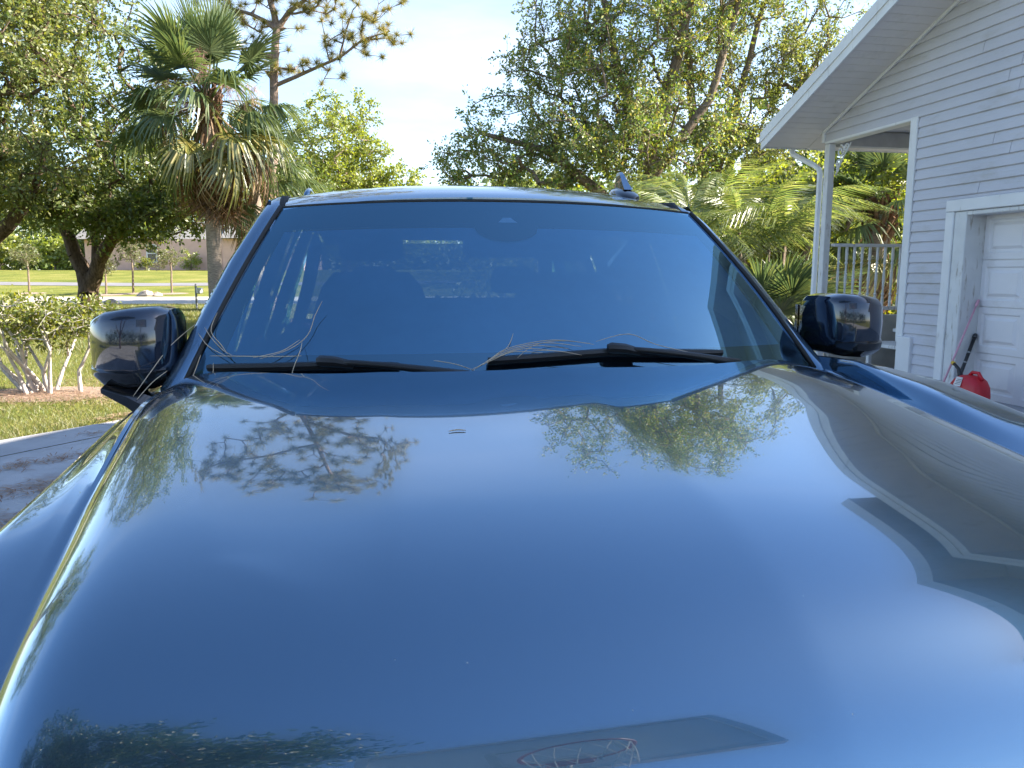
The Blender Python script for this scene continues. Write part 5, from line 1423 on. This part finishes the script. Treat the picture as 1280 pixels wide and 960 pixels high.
areca(3.0, 18.4, 20, 'greener feathery palm behind the roof aerial of the car', 93, 1.9)

# pine: tall trunk with tufted limbs at the top
prg = np.random.default_rng(17)
pine = empty('pine_tree', (-9.35, 30, 0), label='tall pine rising behind the cabbage palms with tufted limbs to the right', cat='pine tree')
pb = np.array([-9.35, 30, 0.])
Tk = [(-9.35, 30, -.05, .22), (-9.1, 30, 5, .19), (-8.85, 30, 9, .155), (-8.68, 30, 10.4, .14)]
limbs = [[(-8.68, 30, 10.4, .12), (-8.2, 30, 11.0, .09), (-7.6, 29.8, 11.3, .07), (-6.9, 29.6, 11.9, .05), (-6.3, 29.5, 12.1, .03)],
         [(-8.68, 30, 10.4, .13), (-8.9, 30, 11.4, .11), (-8.8, 30.2, 12.8, .09), (-8.6, 30.2, 14.5, .05)],
         [(-8.6, 30.2, 14.5, .07), (-8.4, 30.2, 16.4, .05), (-8.2, 30.2, 18.0, .03)],
         [(-8.7, 30.2, 13.4, .07), (-7.4, 30.0, 14.2, .05), (-5.8, 29.8, 14.6, .035), (-4.4, 29.6, 15.2, .02)],
         [(-8.6, 30.2, 14.8, .06), (-10.0, 30.2, 15.4, .045), (-11.6, 30.2, 15.6, .03), (-13.0, 30.2, 16.2, .02)],
         [(-8.68, 30, 10.4, .10), (-9.6, 30, 10.9, .07), (-10.6, 30.1, 11.2, .05), (-11.4, 30, 11.9, .03)],
         [(-8.80, 30, 8.4, .08), (-8.0, 29.8, 8.65, .07), (-7.0, 29.6, 9.0, .055), (-6.3, 29.5, 9.25, .045), (-5.4, 29.4, 9.85, .03), (-4.4, 29.3, 10.1, .02)],
         [(-6.3, 29.5, 9.25, .04), (-6.0, 29.4, 10.2, .03), (-5.7, 29.2, 10.8, .02)],
         [(-8.85, 30, 9.3, .06), (-9.5, 29.6, 9.6, .05), (-10.2, 29.4, 9.5, .03)],
         [(-8.75, 30, 9.0, .05), (-8.35, 29.9, 8.95, .045), (-8.05, 29.9, 8.95, .03)]]
tips = []
for L_ in limbs:
    a = np.array(L_)
    for i in range(max(1, len(a) - 3), len(a)):
        for k in range(8):
            t = prg.uniform(0, 1); p = a[i - 1, :3] * (1 - t) + a[i, :3] * t
            tips.append(p + prg.normal(0, [.42, .42, .30]))
for c_, n_ in (((-6.6, 29.4, 11.8), 12), ((-5.0, 29.3, 10.2), 14), ((-7.0, 29.6, 10.9), 10), ((-10.8, 30, 11.6), 14), ((-8.6, 30, 14), 18), ((-7.4, 29.6, 12.6), 14), ((-8.2, 30.2, 17.4), 26), ((-5.2, 29.7, 15.0), 24), ((-7.0, 30, 14.8), 16), ((-11.8, 30.2, 15.9), 26), ((-10.0, 30.2, 14.0), 16), ((-9.6, 30.2, 16.8), 18), ((-6.4, 30, 16.6), 18)):
    for k in range(int(n_ * 1.7)): tips.append(np.array(c_) + prg.normal(0, [.55, .5, .42]))
tips = np.array(tips)
arr, par, R, e = grow([Tk] + limbs, tips, prg, .010, seg=.35, expo=.4, sag=.02)
V1, F1 = frusta(arr[par[e]] - pb, arr[e] - pb, R[par[e]], R[e], 6)
new_obj('trunk', np_mesh('trunk', V1, F1, M['pine_bark'], True), pine)
nn_ = 130; P = np.repeat(tips, nn_, 0); D = unit(prg.normal(0, 1, (len(P), 3)) + np.array([0.1, 0, .35])); Ln = prg.uniform(.17, .34, (len(P), 1))
sd = unit(np.cross(D, prg.normal(0, 1, (len(P), 3)))) * .0055
V = np.stack([P - pb - sd, P - pb + sd, P - pb + D * Ln + sd * .3, P - pb + D * Ln - sd * .3], 1).reshape(-1, 3)
new_obj('needles', np_mesh('needles', V, (np.arange(len(P)) * 4)[:, None] + np.arange(4)[None], M['needles']), pine)

# ------------------------------------------------------------------ across the road: pink house, post, rocks
ph = empty('pink_house', (-36.5, 80.5, 1.70), label='pink stucco house with white framed window far across the road', cat='house')
pz = np.array([0, 0, 0])
def pbox(name, lo, hi, mat, parent=ph, b=.02):
    return MB().bbox(lo, hi, b).build(name, mat, parent, off=(-36.5, 80.5, 1.70))
pbox('wall', (-43.0, 78.5, 1.5), (-35.2, 84, 4.75), M['pink']); pbox('wall', (-35.15, 77.6, 1.5), (-28.5, 84, 4.75), M['pink']); pbox('wall', (-28.45, 76.6, 1.5), (-20.5, 84, 4.75), M['pink'])
def pwin(xc, y, z0, z1, hw_):
    f = MB()
    f.box((xc - hw_ - .12, y - .08, z0 - .12), (xc - hw_, y + .02, z1 + .12)); f.box((xc + hw_, y - .08, z0 - .12), (xc + hw_ + .12, y + .02, z1 + .12))
    f.box((xc - hw_, y - .08, z1), (xc + hw_, y + .02, z1 + .12)); f.box((xc - hw_, y - .08, z0 - .12), (xc + hw_, y + .02, z0)); f.box((xc - hw_, y - .06, (z0 + z1) / 2 - .04), (xc + hw_, y - .01, (z0 + z1) / 2 + .04))
    wo = f.build('window', M['trim'], ph, off=(-36.5, 80.5, 1.70))
    for k, (za, zb) in enumerate(((z0, (z0 + z1) / 2 - .04), ((z0 + z1) / 2 + .04, z1))):
        MB().box((xc - hw_, y - .03, za), (xc + hw_, y - .02, zb)).build('pane', M['black_gloss'], wo, off=(-36.5, 80.5, 1.70))
pwin(-36.25, 78.5, 2.55, 4.15, .42); pwin(-24.5, 76.6, 2.6, 4.1, .5)
pr_ = MB().prism([(-43.6, 77.6, 4.75), (-43.6, 84.9, 4.75), (-43.6, 81.2, 6.6)], (15.6, 0, 0)); pr_.build('roof', M['shingle'], ph, off=(-36.5, 80.5, 1.70))
MB().prism([(-28.4, 75.8, 4.76), (-28.4, 84.9, 4.76), (-28.4, 80.2, 6.8)], (8.6, 0, 0)).build('roof', M['shingle'], ph, off=(-36.5, 80.5, 1.70))
post = empty('marker_post', (-12.9, 31.6, 0), label='thin grey post with pale box beside the road left of the palm trunk', cat='post')
MB().tube([(0, 0, -.05), (0, 0, .95), (0, 0, 1.02)], [.05, .045, .03], 8).build('shaft', M['grey_steel'], post)
MB().bbox((.06, -.14, .62), (.26, .14, .86), .04).build('box', M['trim'], post)
def rock(x, y, s, lab, seed):
    rg = np.random.default_rng(seed); z = float(gz(x, y)); pr = []
    for k, (h, r) in enumerate(((-.1, .9), (.12, 1.0), (.35, .85), (.55, .55), (.66, .15))):
        pr.append([(s * r * math.cos(a) * (1 + .14 * rg.normal()), s * r * .8 * math.sin(a) * (1 + .14 * rg.normal()), s * h + .02 * rg.normal()) for a in np.linspace(0, 2 * np.pi, 11, endpoint=False)])
    o = MB().sweep(None, pr).build('rock', M['rock'], angle=40); o.location = (x, y, z); tag(o, lab, 'rock', 'rocks by the road')
rock(-18.9, 36.4, .38, 'dark rock at the near road edge above the left mirror', 3); rock(-20.8, 44.0, .5, 'pale rock on the far side of the road above the left mirror', 4); rock(-20.2, 44.1, .33, 'smaller pale rock just right of another across the road', 5)
for k, (x, y) in enumerate(((-60, 88), (-52, 90), (-45, 92))):
    pass
# far wood: one mass closing the horizon
wrg = np.random.default_rng(99)
def wood(label_xy, n, leafsize, mat, seed):
    rg = np.random.default_rng(seed); P = []
    for (x0, x1, y0, y1, h0, h1, m) in label_xy:
        x = rg.uniform(x0, x1, m); y = rg.uniform(y0, y1, m); top = h0 + (h1 - h0) * (.5 + .5 * np.sin(x * .21 + y * .07) * np.cos(x * .083 + 1.3)); z = rg.uniform(.0, 1, m) ** .7 * top + gz(x, y)
        P.append(np.stack([x, y, z], 1))
    c = np.concatenate(P); q = np.repeat(c, n, 0) + rg.normal(0, [1.0, 1.0, .8], (len(c) * n, 3))
    q[:, 2] = np.maximum(q[:, 2], gz(q[:, 0], q[:, 1]) + .2)
    V, F = leaves(q, rg.normal(0, 1, (len(q), 3)), leafsize, rg, .6)
    return tag(new_obj('far_wood', np_mesh('far_wood', V, F, mat)), kind='stuff')
wood([(-120, 10, 86, 92, 2.5, 4.5, 1100), (-130, -44, 90, 106, 8, 13, 900), (-60, 10, 96, 110, 9, 14, 800), (0, 70, 52, 72, 6, 10, 900), (9, 34, 24, 34, 4, 7, 420)], 24, .62, M['leaf_oak'], 98)
wood([(-2, 9, 27, 33, 2.5, 4.2, 160), (5, 15, 20, 24, 1.2, 2.6, 130)], 40, .22, M['leaf_bush'], 97)
# ------------------------------------------------------------------ behind the viewer: basketball hoop and trees, mirrored in the bonnet
hx, hy = 1.10, -.89
hoop = empty('basketball_hoop', (hx, hy - .95, 0), CAR_YAW, label='basketball hoop on a pole behind the viewer, mirrored at the front of the bonnet', cat='basketball hoop')
MB().tube([(0, 0, 0), (0, 0, 2.6), (0, .12, 2.95), (0, .5, 3.2)], [.06, .06, .055, .05], 12).build('pole', M['grey_steel'], hoop, smooth=True)
MB().bbox((-.86, .52, 2.90), (.86, .555, 3.98), .01).build('backboard', M['board'], hoop)
bf = MB()
for lo, hi in (((-.90, .505, 2.86), (-.84, .57, 4.02)), ((.84, .505, 2.86), (.90, .57, 4.02)), ((-.84, .505, 3.96), (.84, .57, 4.02)), ((-.84, .505, 2.86), (.84, .57, 2.92)),
               ((-.31, .556, 3.15), (-.26, .565, 3.62)), ((.26, .556, 3.15), (.31, .565, 3.62)), ((-.26, .556, 3.57), (.26, .565, 3.62)), ((-.26, .556, 3.15), (.26, .565, 3.20))): bf.box(lo, hi)
bf.build('frame', M['board_line'], hoop)
rm = MB(); rm.tube([(.23 * math.cos(a), .80 + .23 * math.sin(a), 3.05) for a in np.linspace(0, 2 * math.pi, 29)], .012, 8, cap=False); rm.bbox((-.10, .556, 2.99), (.10, .60, 3.09), .01)
rmo = rm.build('rim', M['orange_steel'], hoop, smooth=False)
nt_ = MB()
for k in range(12):
    a = k * math.pi / 6
    for s_ in (-1, 1):
        nt_.tube([((.225 - .06 * t) * math.cos(a + s_ * t * .55), .80 + (.225 - .06 * t) * math.sin(a + s_ * t * .55), 3.04 - .40 * t) for t in (0, .33, .66, 1)], .003, 4)
nt_.build('net', M['net'], rmo)
make_tree('oak_tree', 'broad oak behind the viewer, mirrored in the front of the bonnet',
          [[(-4.5, -7.0, 0, .38), (-4.3, -6.7, 2.5, .30), (-3.8, -5.6, 5, .2), (-3.2, -4.6, 8, .1)], [(-4.3, -6.7, 2.5, .2), (-2.6, -5.6, 5.0, .14), (-1.4, -4.6, 7.5, .07)], [(-4.3, -6.7, 2.5, .2), (-6.5, -6.6, 5.5, .12)]],
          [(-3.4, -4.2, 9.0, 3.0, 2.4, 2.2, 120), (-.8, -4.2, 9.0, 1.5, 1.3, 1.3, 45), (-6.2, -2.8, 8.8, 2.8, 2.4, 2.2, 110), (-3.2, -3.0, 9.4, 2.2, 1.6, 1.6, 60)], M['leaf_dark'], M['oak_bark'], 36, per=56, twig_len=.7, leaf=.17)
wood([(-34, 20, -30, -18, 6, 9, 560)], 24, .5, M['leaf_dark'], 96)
# ------------------------------------------------------------------ grass, straw
def grass_patch(n, poly_fn, hmin, hmax, wdt, seed, name='grass'):
    rg = np.random.default_rng(seed); P = poly_fn(rg, n); n = len(P)
    h = rg.uniform(hmin, hmax, n)[:, None]; a = rg.uniform(0, 2 * np.pi, n); s = np.stack([np.cos(a), np.sin(a), 0 * a], 1) * wdt; ln = rg.normal(0, .6, (n, 3)); ln[:, 2] = 0
    V = np.stack([P - s, P + s, P + np.array([0, 0, 1.]) * h + ln * h], 1).reshape(-1, 3)
    return tag(new_obj(name, np_mesh(name, V, (np.arange(n) * 3)[:, None] + np.arange(3)[None], M['blade'])), kind='stuff')
de2 = np.array([de.x, de.y]); dn2 = np.array([dn.x, dn.y]); d02 = np.array([d0.x, d0.y])
def near_lawn(rg, n):
    y = 4.5 + 15 * rg.uniform(0, 1, n) ** 1.6; u = (y - d02[1]) / de2[1] * 1.0
    x = d02[0] + (y - d02[1]) * de2[0] / de2[1] - .02 - 9.5 * rg.uniform(0, 1, n) ** 1.3
    k = ((x - bx) / .9) ** 2 + ((y - by) / .65) ** 2 > rg.uniform(.3, 1.1, n)
    return np.stack([x, y, 0 * x], 1)[k]
grass_patch(150000, near_lawn, .025, .075, .0035, 1)
def mid_lawn(rg, n):
    y = rg.uniform(14, 36, n); x = -.15 * y + rg.uniform(-1, 0, n) * (8 + .45 * y); k = x < d02[0] + (y - d02[1]) * de2[0] / de2[1]
    return np.stack([x, y, 0 * x], 1)[k]
grass_patch(70000, mid_lawn, .05, .12, .008, 2)
def straw(n, cen, seed, spread):
    rg = np.random.default_rng(seed); P = []
    for (x, y, sx, sy, ang, m) in cen:
        q = rg.normal(0, 1, (m, 2)) * np.array([sx, sy]); c_, s_ = math.cos(ang), math.sin(ang)
        P.append(np.stack([x + q[:, 0] * c_ - q[:, 1] * s_, y + q[:, 0] * s_ + q[:, 1] * c_], 1))
    P = np.concatenate(P); n = len(P); z = rg.uniform(.016, .030, n); a = rg.uniform(0, 2 * np.pi, n)
    u = (P - d02) @ dn2; z = np.where(u < 0, z + .02, z)
    L = rg.uniform(.03, .09, n); d = np.stack([np.cos(a) * L, np.sin(a) * L, rg.normal(0, .006, n)], 1); s = np.stack([-np.sin(a), np.cos(a), 0 * a], 1) * .0028; Q = np.stack([P[:, 0], P[:, 1], z], 1)
    V = np.stack([Q - s, Q + s, Q + d + s, Q + d - s], 1).reshape(-1, 3)
    return tag(new_obj('fallen_straw', np_mesh('fallen_straw', V, (np.arange(n) * 4)[:, None] + np.arange(4)[None], M['straw'])), kind='stuff')
straw(0, [(-3.75, 5.9, .55, .07, .95, 480), (-3.3, 5.2, .6, .10, .9, 620), (-2.9, 4.55, .5, .10, .9, 560), (-3.6, 7.2, .25, .05, .6, 250), (-3.9, 8.0, .3, .06, 1.05, 350), (-2.6, 3.9, .5, .1, .8, 380), (bx + .1, by - .35, .85, .32, 0, 3800), (bx + 1.1, by + .9, .8, .35, .1, 1800)], 8, 0)
